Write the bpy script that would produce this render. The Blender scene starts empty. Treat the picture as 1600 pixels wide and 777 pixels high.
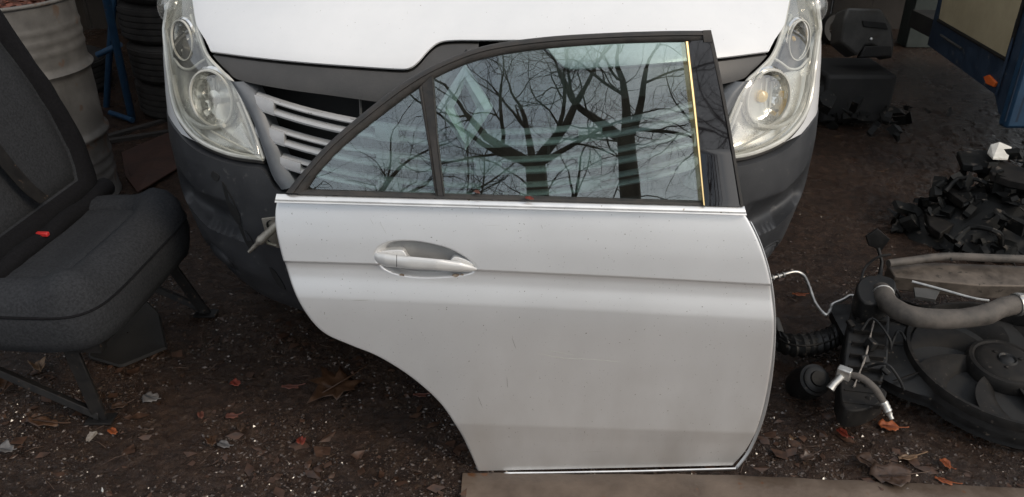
import bpy, math, random
import numpy as np
from mathutils import Vector, Matrix, noise

random.seed(7); rng = np.random.default_rng(7)
SC = bpy.context.scene; COL = SC.collection
R = math.radians

# ------------------------------------------------------------------ camera, sky, sun, exposure
FPX = 1256.0; PITCH = R(28); H = 1.42
cam = bpy.data.objects.new('camera', bpy.data.cameras.new('camera')); COL.objects.link(cam)
cam.location = (0, 0, H); cam.rotation_euler = (R(90) - PITCH, 0, 0)
cam.data.sensor_width = 36; cam.data.lens = FPX / 1600 * 36
cam.data.clip_start = 0.05; cam.data.clip_end = 500
SC.camera = cam
SC.render.resolution_x = 1024; SC.render.resolution_y = 497
SC.view_settings.view_transform = 'Standard'; SC.view_settings.look = 'None'
SC.view_settings.exposure = 0.62; SC.view_settings.gamma = 1

SUN_EL = R(38); SUN_AZ = R(125)          # low, behind the camera and to its right
world = bpy.data.worlds.new('World'); SC.world = world; world.use_nodes = True
wn = world.node_tree.nodes; wl = world.node_tree.links
bg = wn['Background']; sky = wn.new('ShaderNodeTexSky'); sky.sky_type = 'NISHITA'
sky.sun_disc = False; sky.sun_elevation = SUN_EL; sky.sun_rotation = SUN_AZ
sky.dust_density = 2.5; sky.air_density = 1.0
hs = wn.new('ShaderNodeHueSaturation'); hs.inputs['Saturation'].default_value = 0.62
wl.new(sky.outputs[0], hs.inputs['Color']); 
wtc = wn.new('ShaderNodeTexCoord'); wnz = wn.new('ShaderNodeTexNoise'); wnz.inputs['Scale'].default_value = 2.2; wnz.inputs['Detail'].default_value = 7
wl.new(wtc.outputs['Generated'], wnz.inputs['Vector'])
wr = wn.new('ShaderNodeValToRGB'); wr.color_ramp.elements[0].position = .35; wr.color_ramp.elements[1].position = .68
wr.color_ramp.elements[0].color = (.33, .41, .51, 1); wr.color_ramp.elements[1].color = (.98, .95, .90, 1); wl.new(wnz.outputs['Fac'], wr.inputs[0])
wm = wn.new('ShaderNodeVectorMath'); wm.operation = 'SCALE'; wm.inputs['Scale'].default_value = 8.5; wl.new(wr.outputs[0], wm.inputs[0])
wx = wn.new('ShaderNodeMix'); wx.data_type = 'RGBA'; wx.inputs[0].default_value = .6      # broken high cloud over most of the sky
wl.new(hs.outputs[0], wx.inputs[6]); wl.new(wm.outputs[0], wx.inputs[7]); wl.new(wx.outputs[2], bg.inputs['Color'])
bg.inputs['Strength'].default_value = 0.11
sun = bpy.data.objects.new('sun', bpy.data.lights.new('sun', 'SUN')); COL.objects.link(sun)
sun.data.energy = 0.8; sun.data.angle = R(16); sun.data.color = (1, 0.86, 0.68)
sd = Vector((math.sin(SUN_AZ) * math.cos(SUN_EL), math.cos(SUN_AZ) * math.cos(SUN_EL), math.sin(SUN_EL)))
sun.rotation_euler = sd.to_track_quat('Z', 'Y').to_euler()

# ------------------------------------------------------------------ pixel -> place helpers (used to size real things)
CAM = np.array([0, 0, H]); FW = np.array([0, math.cos(PITCH), -math.sin(PITCH)]); UP = np.array([0, math.sin(PITCH), math.cos(PITCH)])
def ray(px, py):
    return FW + np.array([(px - 800) / FPX, 0, 0]) - (py - 388.5) / FPX * UP
def on_plane(px, py, p0, n):
    r = ray(px, py); n = np.asarray(n, float)
    return CAM + r * (np.dot(np.asarray(p0, float) - CAM, n) / np.dot(r, n))
def G(px, py, z=0.0): return on_plane(px, py, (0, 0, z), (0, 0, 1))
def at_y(px, py, y): return on_plane(px, py, (0, y, 0), (0, 1, 0))

def interp(x, xs, ys): return float(np.interp(x, xs, ys))
def resample(pts, n):
    pts = np.array(pts, float); d = np.r_[0, np.cumsum(np.linalg.norm(np.diff(pts, axis=0), axis=1))]
    t = np.linspace(0, d[-1], n)
    return np.stack([np.interp(t, d, pts[:, k]) for k in range(pts.shape[1])], 1)
def smooth_curve(pts, n, closed=False):
    """Catmull-Rom through the points"""
    P = [np.array(p, float) for p in pts]
    if closed: P = [P[-1]] + P + [P[0], P[1]]
    else: P = [2 * P[0] - P[1]] + P + [2 * P[-1] - P[-2]]
    out = []
    for i in range(1, len(P) - 2):
        a, b, c, d = P[i - 1:i + 3]
        for t in np.linspace(0, 1, 12, endpoint=False):
            out.append(0.5 * (2 * b + (c - a) * t + (2 * a - 5 * b + 4 * c - d) * t * t + (3 * b - a - 3 * c + d) * t ** 3))
    out.append(P[-2])
    r = resample(out, n + 1 if closed else n)
    return r[:-1] if closed else r

# ------------------------------------------------------------------ objects
def tag(o, label=None, cat=None, group=None, kind=None):
    if label: o['label'] = label
    if cat: o['category'] = cat
    if group: o['group'] = group
    if kind: o['kind'] = kind
    return o
def empty(name, loc, label, cat, group=None):
    o = bpy.data.objects.new(name, None); COL.objects.link(o); o.location = tuple(loc); o.empty_display_size = 0.1
    return tag(o, label, cat, group)
class M:
    """mesh collector in world coordinates"""
    def __init__(s): s.v = []; s.f = []
    def add(s, v, f):
        b = len(s.v); s.v.extend([tuple(float(c) for c in p) for p in v]); s.f.extend([tuple(i + b for i in q) for q in f]); return s
    def grid(s, g, closed_u=False, closed_v=False, cap=False):
        g = np.asarray(g, float); n, m = g.shape[:2]; f = []
        for i in range(n if closed_u else n - 1):
            for j in range(m if closed_v else m - 1):
                a = i * m + j; b = i * m + (j + 1) % m; c = ((i + 1) % n) * m + (j + 1) % m; d = ((i + 1) % n) * m + j
                f.append((a, b, c, d))
        if cap: f.append(tuple(range(m))[::-1]); f.append(tuple((n - 1) * m + k for k in range(m)))
        return s.add(g.reshape(-1, 3), f)
    def box(s, c, size, rot=None):
        c = np.array(c, float); h = np.array(size, float) / 2
        V = np.array([[x, y, z] for x in (-1, 1) for y in (-1, 1) for z in (-1, 1)], float) * h
        if rot is not None: V = V @ np.array(rot).T
        return s.add(V + c, [(0, 1, 3, 2), (4, 6, 7, 5), (0, 4, 5, 1), (2, 3, 7, 6), (0, 2, 6, 4), (1, 5, 7, 3)])
    def tube(s, pts, r, n=10, cap=True):
        P = [np.array(p, float) for p in pts]; m = len(P); rr = r if hasattr(r, '__len__') else [r] * m
        rings = []; T0 = None; nn = None
        for i in range(m):
            t = P[min(i + 1, m - 1)] - P[max(i - 1, 0)]; t = t / (np.linalg.norm(t) + 1e-9)
            if nn is None:
                a = np.array([0, 0, 1.]) if abs(t[2]) < 0.9 else np.array([1., 0, 0]); nn = np.cross(t, a)
            nn = nn - t * np.dot(nn, t); nn /= np.linalg.norm(nn) + 1e-9; bb = np.cross(t, nn)
            rings.append([P[i] + rr[i] * (nn * math.cos(q) + bb * math.sin(q)) for q in np.linspace(0, 2 * math.pi, n, endpoint=False)])
        return s.grid(rings, closed_v=True, cap=cap)
    def prism(s, poly, n, depth):
        """outline (3-D points, planar) pushed back along -n by depth"""
        P = np.array(poly, float); n = np.array(n, float); k = len(P); V = np.r_[P, P - n * depth]
        f = [tuple(range(k)), tuple(range(2 * k - 1, k - 1, -1))] + [(i, k + i, k + (i + 1) % k, (i + 1) % k) for i in range(k)]
        return s.add(V, f)
    def lathe(s, prof, c, axis=(0, 0, 1), n=48, ref=None):
        ax = np.array(axis, float); ax /= np.linalg.norm(ax)
        a = np.array(ref, float) if ref is not None else (np.array([1., 0, 0]) if abs(ax[0]) < .9 else np.array([0, 1., 0]))
        a = a - ax * np.dot(a, ax); a /= np.linalg.norm(a); b = np.cross(ax, a); c = np.array(c, float)
        rows = [[c + ax * h + r * (a * math.cos(q) + b * math.sin(q)) for q in np.linspace(0, 2 * math.pi, n, endpoint=False)] for r, h in prof]
        return s.grid(rows, closed_v=True)
    def build(s, name, mat, parent=None, smooth=True, bevel=0, subs=0, origin=None, sharp=40):
        v = np.array(s.v, float)
        loc = np.zeros(3)
        if parent is not None:
            q = parent
            while q is not None: loc = loc + np.array(q.location); q = q.parent
        org = loc if origin is None else np.array(origin, float)
        if parent is None and origin is None and len(v): org = np.array([v[:, 0].mean(), v[:, 1].mean(), v[:, 2].min()])
        me = bpy.data.meshes.new(name); me.from_pydata((v - org).tolist(), [], s.f); me.update()
        o = bpy.data.objects.new(name, me); COL.objects.link(o)
        if parent is not None: o.parent = parent; o.location = tuple(org - loc)
        else: o.location = tuple(org)
        me.materials.append(mat)
        if smooth:
            me.polygons.foreach_set('use_smooth', [True] * len(me.polygons))
            if sharp: 
                try: me.set_sharp_from_angle(angle=R(sharp))
                except Exception: pass
        if bevel:
            b = o.modifiers.new('b', 'BEVEL'); b.width = bevel; b.segments = 2; b.limit_method = 'ANGLE'
        if subs:
            b = o.modifiers.new('s', 'SUBSURF'); b.levels = subs; b.render_levels = subs
        return o

# ------------------------------------------------------------------ materials
def mat(name, c1, c2=None, coatr=.08, rough=0.6, rough2=None, metal=0.0, scale=8, bump=0.0, bscale=None, coat=0.0, spec=0.5, specks=None, detail=6, lo=.35, hi=.65, bdist=.002):
    m = bpy.data.materials.new(name); m.use_nodes = True; nt = m.node_tree; N = nt.nodes; L = nt.links; p = N['Principled BSDF']
    tc = N.new('ShaderNodeTexCoord')
    nz = N.new('ShaderNodeTexNoise'); nz.inputs['Scale'].default_value = scale; nz.inputs['Detail'].default_value = detail; nz.inputs['Roughness'].default_value = .65
    L.new(tc.outputs['Object'], nz.inputs['Vector'])
    rp = N.new('ShaderNodeValToRGB'); rp.color_ramp.elements[0].position = lo; rp.color_ramp.elements[1].position = hi
    rp.color_ramp.elements[0].color = (*c1, 1); rp.color_ramp.elements[1].color = (*(c2 or c1), 1)
    L.new(nz.outputs['Fac'], rp.inputs[0]); col = rp.outputs[0]
    if specks:                                   # (scale, threshold, colour) small spots of dirt
        sc, th, sc_col = specks
        n2 = N.new('ShaderNodeTexNoise'); n2.inputs['Scale'].default_value = sc; n2.inputs['Detail'].default_value = 3
        L.new(tc.outputs['Object'], n2.inputs['Vector'])
        r2 = N.new('ShaderNodeValToRGB'); r2.color_ramp.elements[0].position = th; r2.color_ramp.elements[1].position = th + .05
        L.new(n2.outputs['Fac'], r2.inputs[0])
        mx = N.new('ShaderNodeMix'); mx.data_type = 'RGBA'; L.new(r2.outputs[0], mx.inputs[0]); L.new(col, mx.inputs[6]); mx.inputs[7].default_value = (*sc_col, 1)
        col = mx.outputs[2]
    L.new(col, p.inputs['Base Color'])
    p.inputs['Metallic'].default_value = metal; p.inputs['Specular IOR Level'].default_value = spec
    if rough2 is None: p.inputs['Roughness'].default_value = rough
    else:
        mr = N.new('ShaderNodeMapRange'); mr.inputs['From Min'].default_value = .35; mr.inputs['From Max'].default_value = .65
        mr.inputs['To Min'].default_value = rough; mr.inputs['To Max'].default_value = rough2
        L.new(nz.outputs['Fac'], mr.inputs['Value']); L.new(mr.outputs[0], p.inputs['Roughness'])
    if coat: p.inputs['Coat Weight'].default_value = coat; p.inputs['Coat Roughness'].default_value = coatr
    if bump:
        n3 = N.new('ShaderNodeTexNoise'); n3.inputs['Scale'].default_value = bscale or scale * 4; n3.inputs['Detail'].default_value = 5
        L.new(tc.outputs['Object'], n3.inputs['Vector'])
        b = N.new('ShaderNodeBump'); b.inputs['Strength'].default_value = bump; b.inputs['Distance'].default_value = bdist
        L.new(n3.outputs['Fac'], b.inputs['Height']); L.new(b.outputs[0], p.inputs['Normal'])
    m['_'] = 0
    return m

def glassy(name, tint, refl, haze=0.0, hazecol=(.8, .8, .75), rough=0.0, scale=6):
    m = bpy.data.materials.new(name); m.use_nodes = True; nt = m.node_tree; N = nt.nodes; L = nt.links; N.remove(N['Principled BSDF'])
    out = N['Material Output']
    tr = N.new('ShaderNodeBsdfTransparent'); tr.inputs[0].default_value = (*tint, 1)
    gl = N.new('ShaderNodeBsdfGlossy'); gl.inputs['Roughness'].default_value = rough; gl.inputs[0].default_value = (1, 1, 1, 1)
    lw = N.new('ShaderNodeLayerWeight'); lw.inputs['Blend'].default_value = .5
    fr = N.new('ShaderNodeMath'); fr.operation = 'POWER'; L.new(lw.outputs['Facing'], fr.inputs[0]); fr.inputs[1].default_value = 4.0
    ma = N.new('ShaderNodeMath'); ma.operation = 'MAXIMUM'; L.new(fr.outputs[0], ma.inputs[0]); ma.inputs[1].default_value = refl
    mx = N.new('ShaderNodeMixShader'); L.new(ma.outputs[0], mx.inputs[0]); L.new(tr.outputs[0], mx.inputs[1]); L.new(gl.outputs[0], mx.inputs[2])
    last = mx
    if haze:
        tc = N.new('ShaderNodeTexCoord'); nz = N.new('ShaderNodeTexNoise'); nz.inputs['Scale'].default_value = scale; nz.inputs['Detail'].default_value = 5
        L.new(tc.outputs['Object'], nz.inputs['Vector'])
        mr = N.new('ShaderNodeMapRange'); mr.inputs['From Min'].default_value = .35; mr.inputs['From Max'].default_value = .7
        mr.inputs['To Min'].default_value = haze * .4; mr.inputs['To Max'].default_value = haze * 1.5; L.new(nz.outputs['Fac'], mr.inputs['Value'])
        df = N.new('ShaderNodeBsdfDiffuse'); df.inputs[0].default_value = (*hazecol, 1)
        m2 = N.new('ShaderNodeMixShader'); L.new(mr.outputs[0], m2.inputs[0]); L.new(mx.outputs[0], m2.inputs[1]); L.new(df.outputs[0], m2.inputs[2]); last = m2
    L.new(last.outputs[0], out.inputs['Surface'])
    return m

def silver_paint():
    m = mat('silver paint', (.71, .715, .72), (.745, .75, .755), rough=.31, rough2=.38, metal=.58, scale=3, coat=.5, specks=(230, .70, (.13, .11, .09)))
    N = m.node_tree.nodes; L = m.node_tree.links; p = N['Principled BSDF']
    tc = N.new('ShaderNodeTexCoord')
    # grey-brown road film and painted ground reflection, in faint vertical runs, heavier near the sill
    mp = N.new('ShaderNodeMapping'); mp.inputs['Scale'].default_value = (9, 9, 5); L.new(tc.outputs['Object'], mp.inputs[0])
    nz = N.new('ShaderNodeTexNoise'); nz.inputs['Scale'].default_value = 1; nz.inputs['Detail'].default_value = 5; L.new(mp.outputs[0], nz.inputs['Vector'])
    sx = N.new('ShaderNodeSeparateXYZ'); L.new(tc.outputs['Object'], sx.inputs[0])
    mr = N.new('ShaderNodeMapRange'); mr.inputs['From Min'].default_value = .5; mr.inputs['From Max'].default_value = .0
    mr.inputs['To Min'].default_value = .0; mr.inputs['To Max'].default_value = .8; L.new(sx.outputs['Z'], mr.inputs['Value'])
    mu = N.new('ShaderNodeMath'); mu.operation = 'MULTIPLY'; L.new(mr.outputs[0], mu.inputs[0]); L.new(nz.outputs['Fac'], mu.inputs[1])
    mx = N.new('ShaderNodeMix'); mx.data_type = 'RGBA'; L.new(mu.outputs[0], mx.inputs[0])
    src = p.inputs['Base Color'].links[0].from_socket; L.new(src, mx.inputs[6]); mx.inputs[7].default_value = (.30, .265, .225, 1)
    # hair scratches
    wv = N.new('ShaderNodeTexNoise'); mp2 = N.new('ShaderNodeMapping'); mp2.inputs['Scale'].default_value = (3, 3, 190); mp2.inputs['Rotation'].default_value = (0, R(7), 0)
    L.new(tc.outputs['Object'], mp2.inputs[0]); L.new(mp2.outputs[0], wv.inputs['Vector']); wv.inputs['Scale'].default_value = 1.4; wv.inputs['Detail'].default_value = 2
    r2 = N.new('ShaderNodeValToRGB'); r2.color_ramp.elements[0].position = .76; r2.color_ramp.elements[1].position = .8; L.new(wv.outputs['Fac'], r2.inputs[0])
    m3 = N.new('ShaderNodeMix'); m3.data_type = 'RGBA'; L.new(r2.outputs[0], m3.inputs[0]); L.new(mx.outputs[2], m3.inputs[6]); m3.inputs[7].default_value = (.40, .385, .35, 1)
    L.new(m3.outputs[2], p.inputs['Base Color'])
    return m

MT = dict(
    silver=silver_paint(),
    handle=mat('handle paint', (.62, .62, .61), (.68, .68, .67), rough=.28, metal=.25, scale=14, coat=.5, specks=(160, .72, (.2, .16, .12))),
    chrome=mat('dull chrome', (.80, .80, .79), (.88, .88, .87), rough=.28, rough2=.42, metal=.75, scale=20, specks=(60, .68, (.4, .36, .3))),
    emblem=mat('satin emblem metal', (.75, .75, .75), (.85, .85, .85), rough=.38, metal=.2, scale=20),
    chrome_glint=mat('chrome edge with golden glint', (.62, .47, .24), (.75, .58, .30), rough=.32, metal=1),  # golden sky reflection painted into the chrome's base colour
    seal=mat('black rubber seal', (.02, .019, .018), (.045, .04, .036), rough=.5, rough2=.75, scale=30, bump=.3, bscale=200),
    gloss=mat('gloss black trim', (.006, .006, .007), (.01, .009, .01), rough=.03, spec=.5, scale=6, coat=.5, coatr=.0, specks=(210, .72, (.1, .09, .08))),
    inner=mat('grey door shell', (.22, .22, .22), (.32, .32, .31), rough=.5, metal=.3),
    rust=mat('rust stain', (.13, .085, .05), (.38, .32, .26), rough=.8, scale=80),
    scuff=mat('scuffed paint', (.34, .335, .29), (.44, .44, .40), rough=.5, metal=.3),
    rust2=mat('dark scratch', (.07, .06, .05), rough=.8),
    glass=glassy('green tinted door glass', (.66, .76, .74), .15, haze=.012, hazecol=(.5, .45, .38), scale=18),
    white=mat('white van paint', (.74, .745, .75), (.80, .80, .80), rough=.3, rough2=.42, scale=4, coat=.4, specks=(150, .72, (.35, .33, .3))),
    bumper=mat('weathered grey bumper plastic', (.022, .0235, .027), (.042, .0435, .047), rough=.42, rough2=.62, scale=5, bump=.35, bscale=420, specks=(45, .66, (.07, .07, .07))),
    trimg=mat('grey plastic trim', (.05, .048, .046), (.075, .071, .068), rough=.4, rough2=.55, scale=7, bump=.2, bscale=380),
    surround=mat('grey surround plastic', (.10, .108, .118), (.16, .168, .178), rough=.4, rough2=.5, scale=9),
    grille=mat('silver grey grille plastic', (.38, .385, .39), (.48, .48, .485), rough=.38, rough2=.5, scale=12, specks=(70, .66, (.14, .13, .12))),
    black=mat('black void plastic', (.006, .006, .006), (.014, .014, .014), rough=.8),
    lens=glassy('cloudy headlight cover', (.93, .93, .90), .14, haze=.07, hazecol=(.78, .77, .68), rough=.06, scale=9),
    lens_r=glassy('clear headlight cover', (.95, .95, .93), .16, haze=.03, hazecol=(.8, .76, .62), rough=.04, scale=9),
    rim=mat('pale lens rim', (.48, .48, .44), (.68, .67, .61), rough=.25, scale=12, coat=.6),
    refl=mat('headlight reflector', (.75, .75, .72), (.9, .9, .88), rough=.12, rough2=.25, metal=1, scale=9),
    bezel=mat('headlight bezel', (.72, .72, .68), (.86, .85, .80), rough=.2, rough2=.3, metal=.7, scale=9),
    bulb=mat('amber bulb', (.75, .5, .15), (.8, .6, .25), rough=.15, coat=1),
    clear=glassy('ribbed clear lens', (.97, .97, .97), .14, haze=.09),
    fabric=mat('charcoal seat fabric', (.020, .0212, .024), (.037, .039, .043), rough=.95, scale=160, bump=.6, bscale=700, spec=.15, bdist=.001),
    fabric2=mat('black seat side fabric', (.005, .005, .006), (.010, .010, .0115), rough=.9, scale=160, bump=.4, bscale=700, spec=.15, bdist=.001),
    blackmetal=mat('black painted steel', (.007, .007, .0075), (.018, .0165, .0155), rough=.55, spec=.3, scale=30, specks=(60, .66, (.09, .06, .045))),
    red=mat('red plastic', (.5, .03, .03), rough=.4),
    drum=mat('worn galvanised drum', (.09, .086, .082), (.165, .159, .15), rough=.5, rough2=.75, metal=.15, scale=6, bump=.25, bscale=30, specks=(13, .62, (.12, .085, .065)), bdist=.004),
    tyre=mat('dusty tyre rubber', (.013, .012, .011), (.028, .024, .021), rough=.85, scale=14, bump=.3, bscale=120),
    blue=mat('chipped blue paint', (.008, .032, .07), (.014, .05, .10), rough=.5, scale=20, specks=(40, .68, (.12, .06, .04))),
    dblue=mat('dark blue vehicle paint', (.009, .021, .042), (.018, .036, .066), rough=.45, rough2=.65, scale=10, specks=(28, .67, (.10, .10, .10))),
    liner=mat('dull dark liner', (.007, .0065, .006), (.014, .0125, .0115), rough=.75, scale=9, bump=.3),
    cream=mat('cream panel', (.30, .26, .17), (.38, .33, .22), rough=.5, scale=5, bump=.1),
    orange=mat('orange reflector', (.62, .10, .02), (.75, .16, .03), rough=.25, coat=.6),
    plast=mat('black engine plastic', (.005, .0052, .0055), (.013, .0125, .012), spec=.35, rough=.38, rough2=.6, scale=22, specks=(60, .66, (.085, .07, .055))),
    plast2=mat('dusty black plastic', (.008, .0077, .0073), (.019, .0168, .015), spec=.2, rough=.6, rough2=.7, scale=26, specks=(70, .66, (.05, .042, .036))),
    hose=mat('dusty rubber hose', (.05, .044, .038), (.12, .104, .09), rough=.6, rough2=.8, scale=22, bump=.3, bscale=120),
    alu=mat('dull aluminium', (.42, .41, .39), (.62, .61, .58), rough=.3, rough2=.5, metal=.9, scale=60),
    beam=mat('dirty aluminium beam', (.07, .056, .045), (.16, .132, .108), rough=.5, rough2=.75, metal=.3, scale=18, specks=(50, .62, (.06, .05, .04))),
    bronze=mat('bare grey metal', (.22, .2, .17), (.42, .39, .34), rough=.4, rough2=.6, metal=.7, scale=40),
    greyc=mat('grey moulded cover', (.04, .04, .038), (.075, .073, .069), rough=.5, scale=14, specks=(20, .64, (.05, .045, .04))),
    dark=mat('sooty dark steel', (.010, .0105, .011), (.022, .021, .02), rough=.7, scale=8),
    scrap=mat('black scrap plastic', (.004, .0045, .0045), (.012, .0125, .012), spec=.25, rough=.5, rough2=.65, scale=18, specks=(30, .62, (.07, .06, .05))),
    paper=mat('white card', (.6, .58, .52), (.75, .73, .68), rough=.8, scale=30),
    stone=mat('wet grit', (.028, .018, .012), (.095, .066, .048), rough=.07, rough2=.28, spec=.75, scale=60),
    pale=mat('pale grit', (.16, .135, .115), (.32, .29, .26), rough=.25, rough2=.6, scale=60),
    bark=mat('bark', (.03, .022, .014), (.065, .046, .03), rough=.9, scale=12),
    rsheet=mat('rusty sheet', (.028, .013, .009), (.055, .024, .016), rough=.6, scale=9, bump=.4, bdist=.004),
    wallm=mat('dark boards', (.02, .018, .016), (.035, .03, .027), rough=.9, scale=5),
    litter=mat('leaf litter', (.025, .013, .008), (.075, .036, .02), rough=.35, rough2=.7, scale=50),
)
def leafmat(name, a, b): return mat(name, a, b, rough=.3, rough2=.6, scale=45, bump=.5, bscale=120)

# ------------------------------------------------------------------ ground
def nz(x, y, s, o=0): return noise.noise(Vector((x * s + o, y * s - o, o * .37)))
def gz(x, y):
    d = .010 * nz(x, y, 1.1, 3) + .006 * nz(x, y, 3.7, 9)
    return d * min(1, max(.15, 1.0))
def gfine(x, y): return gz(x, y) + .0045 * nz(x, y, 16, 5) + .004 * abs(nz(x, y, 38, 1)) + .003 * nz(x, y, 90, 6)
def ground_material():
    m = bpy.data.materials.new('wet dark earth and tarmac'); m.use_nodes = True; N = m.node_tree.nodes; L = m.node_tree.links; p = N['Principled BSDF']
    tc = N.new('ShaderNodeTexCoord')
    def noise_(s, d=6, r=.65, ds=0):
        n = N.new('ShaderNodeTexNoise'); n.inputs['Scale'].default_value = s; n.inputs['Detail'].default_value = d; n.inputs['Roughness'].default_value = r
        n.inputs['Distortion'].default_value = ds; L.new(tc.outputs['Object'], n.inputs['Vector']); return n
    def ramp(src, st):
        r = N.new('ShaderNodeValToRGB'); e = r.color_ramp.elements
        e[0].position, e[0].color = st[0][0], (*st[0][1], 1); e[1].position, e[1].color = st[-1][0], (*st[-1][1], 1)
        for q, c in st[1:-1]: k = e.new(q); k.color = (*c, 1)
        L.new(src, r.inputs[0]); return r
    big = noise_(1.6, 4, .6, .4); mid = noise_(26, 10, .8); fine = noise_(170, 5, .75); wet = noise_(3.2, 7, .7, .6)
    c = ramp(mid.outputs['Fac'], [(.3, (.012, .0062, .0038)), (.48, (.038, .0210, .0125)), (.72, (.105, .068, .045))])
    c2 = ramp(big.outputs['Fac'], [(.3, (.55, .5, .5)), (.7, (1.3, 1.2, 1.15))])
    mu = N.new('ShaderNodeMix'); mu.data_type = 'RGBA'; mu.blend_type = 'MULTIPLY'; mu.inputs[0].default_value = 1
    L.new(c.outputs[0], mu.inputs[6]); L.new(c2.outputs[0], mu.inputs[7])
    sp = ramp(fine.outputs['Fac'], [(.62, (0, 0, 0)), (.72, (1, 1, 1))])
    mx = N.new('ShaderNodeMix'); mx.data_type = 'RGBA'; mx.inputs[7].default_value = (.10, .08, .065, 1)
    ml = N.new('ShaderNodeMath'); ml.operation = 'MULTIPLY'; ml.inputs[1].default_value = .6; L.new(sp.outputs[0], ml.inputs[0])
    L.new(ml.outputs[0], mx.inputs[0]); L.new(mu.outputs[2], mx.inputs[6]); L.new(mx.outputs[2], p.inputs['Base Color'])
    rr = ramp(wet.outputs['Fac'], [(.38, (.09,) * 3), (.5, (.20,) * 3), (.66, (.42,) * 3)]); L.new(rr.outputs[0], p.inputs['Roughness'])
    b1 = N.new('ShaderNodeBump'); b1.inputs['Distance'].default_value = .03; b1.inputs['Strength'].default_value = .9; L.new(mid.outputs['Fac'], b1.inputs['Height'])
    b2 = N.new('ShaderNodeBump'); b2.inputs['Distance'].default_value = .008; b2.inputs['Strength'].default_value = .9; L.new(fine.outputs['Fac'], b2.inputs['Height'])
    L.new(b1.outputs[0], b2.inputs['Normal']); L.new(b2.outputs[0], p.inputs['Normal'])
    p.inputs['Specular IOR Level'].default_value = .5; p.inputs['Coat Weight'].default_value = .35; p.inputs['Coat Roughness'].default_value = .06; p.inputs['Coat IOR'].default_value = 1.4; L.new(b2.outputs[0], p.inputs['Coat Normal'])
    return m
GM = ground_material()
g = M()
xs = np.r_[-60, -30, -15, -8, -5, -3.5, np.linspace(-2.6, 2.8, 760), 3.8, 5, 8, 15, 30, 60]
ys = np.r_[-60, -30, -15, -6, -3, -1, .3, .8, np.linspace(1.0, 2.9, 345), np.linspace(2.91, 5.2, 90), 6, 8, 12, 20, 40, 80]
gg = np.zeros((len(ys), len(xs), 3))
for i, y in enumerate(ys):
    for j, x in enumerate(xs): gg[i, j] = (x, y, gfine(x, y) if (-2.7 < x < 2.9 and .9 < y < 5.3) else 0)
tag(g.grid(gg).build('ground', GM, origin=(0, 0, 0), sharp=0), 'wet dark brown yard surface of mud, grit and old tarmac', kind='structure')

# concrete strip the door stands on
slab = M()
n = 90; far = [(G(px, py)) for px, py in smooth_curve([(722, 741), (900, 743), (1100, 744), (1300, 752), (1600, 765), (1900, 780)], n)]
rows = []
for k, (dy, dz) in enumerate([(0, -.02), (0.0, .004), (-.006, .010), (-.05, .012), (-.12, .012), (-.3, .012), (-.8, .012)]):
    rows.append([(p[0] + (0 if k < 1 else .002) - .0 * dy, p[1] + dy + .004 * nz(p[0], k, 14, 3), dz + .0015 * nz(p[0], dy, 22, 2)) for p in far])
STRIP = mat('brown stained concrete', (.085, .060, .043), (.165, .125, .095), rough=.3, rough2=.65, scale=7, bump=.4, bscale=90, specks=(22, .66, (.14, .065, .03)), bdist=.003)
tag(slab.grid(rows).build('pavement_strip', STRIP, sharp=0), 'brown stained concrete strip under the bottom of the silver door', kind='structure')

# ------------------------------------------------------------------ walls and roof added to block sky light and darken the yard's back
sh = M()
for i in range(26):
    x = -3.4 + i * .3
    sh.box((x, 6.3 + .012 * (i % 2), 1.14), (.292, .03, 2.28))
tag(sh.build('shade_wall', MT['wallm'], smooth=False), 'added dark boarded wall shading the back of the yard', kind='structure')
tag(M().box((.4, 5.5, 2.3), (8.4, 1.7, .06)).build('shade_roof', MT['wallm'], smooth=False), 'added dark roof out of view, shading the back of the yard', kind='structure')
tag(M().box((-3.3, 4.3, 1.1), (.05, 4.0, 2.2)).build('shade_side_wall', MT['wallm'], smooth=False), 'added dark side wall shading the yard left of the drum and tyres', kind='structure')

# ================================================================== THE SILVER DOOR
YAW = R(1.6); LEAN1 = R(8.5); LEAN2 = R(20)
O = G(746, 744, .013)
U_ = np.array([math.cos(YAW), math.sin(YAW), 0]); BK = np.array([-math.sin(YAW), math.cos(YAW), 0])
V1 = BK * math.sin(LEAN1) + np.array([0, 0, 1]) * math.cos(LEAN1)
N1 = -BK * math.cos(LEAN1) + np.array([0, 0, 1]) * math.sin(LEAN1)
def PL(px, py, c=0): return on_plane(px, py, O + N1 * c, N1)
bl, br = PL(432, 311), PL(1163, 330)
T_ = (br - bl) / np.linalg.norm(br - bl)
BB = BK - T_ * np.dot(BK, T_)
N2 = -BK * math.cos(LEAN2) + np.array([0, 0, 1]) * math.sin(LEAN2); N2 -= T_ * np.dot(N2, T_); N2 /= np.linalg.norm(N2)
def PU(px, py, c=0): return on_plane(px, py, bl + N2 * c, N2)
door = empty('car_door', (O[0] + .3, O[1] + .05, 0.013), 'silver car rear door with tinted windows leaning against the white van', 'car door')

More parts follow.
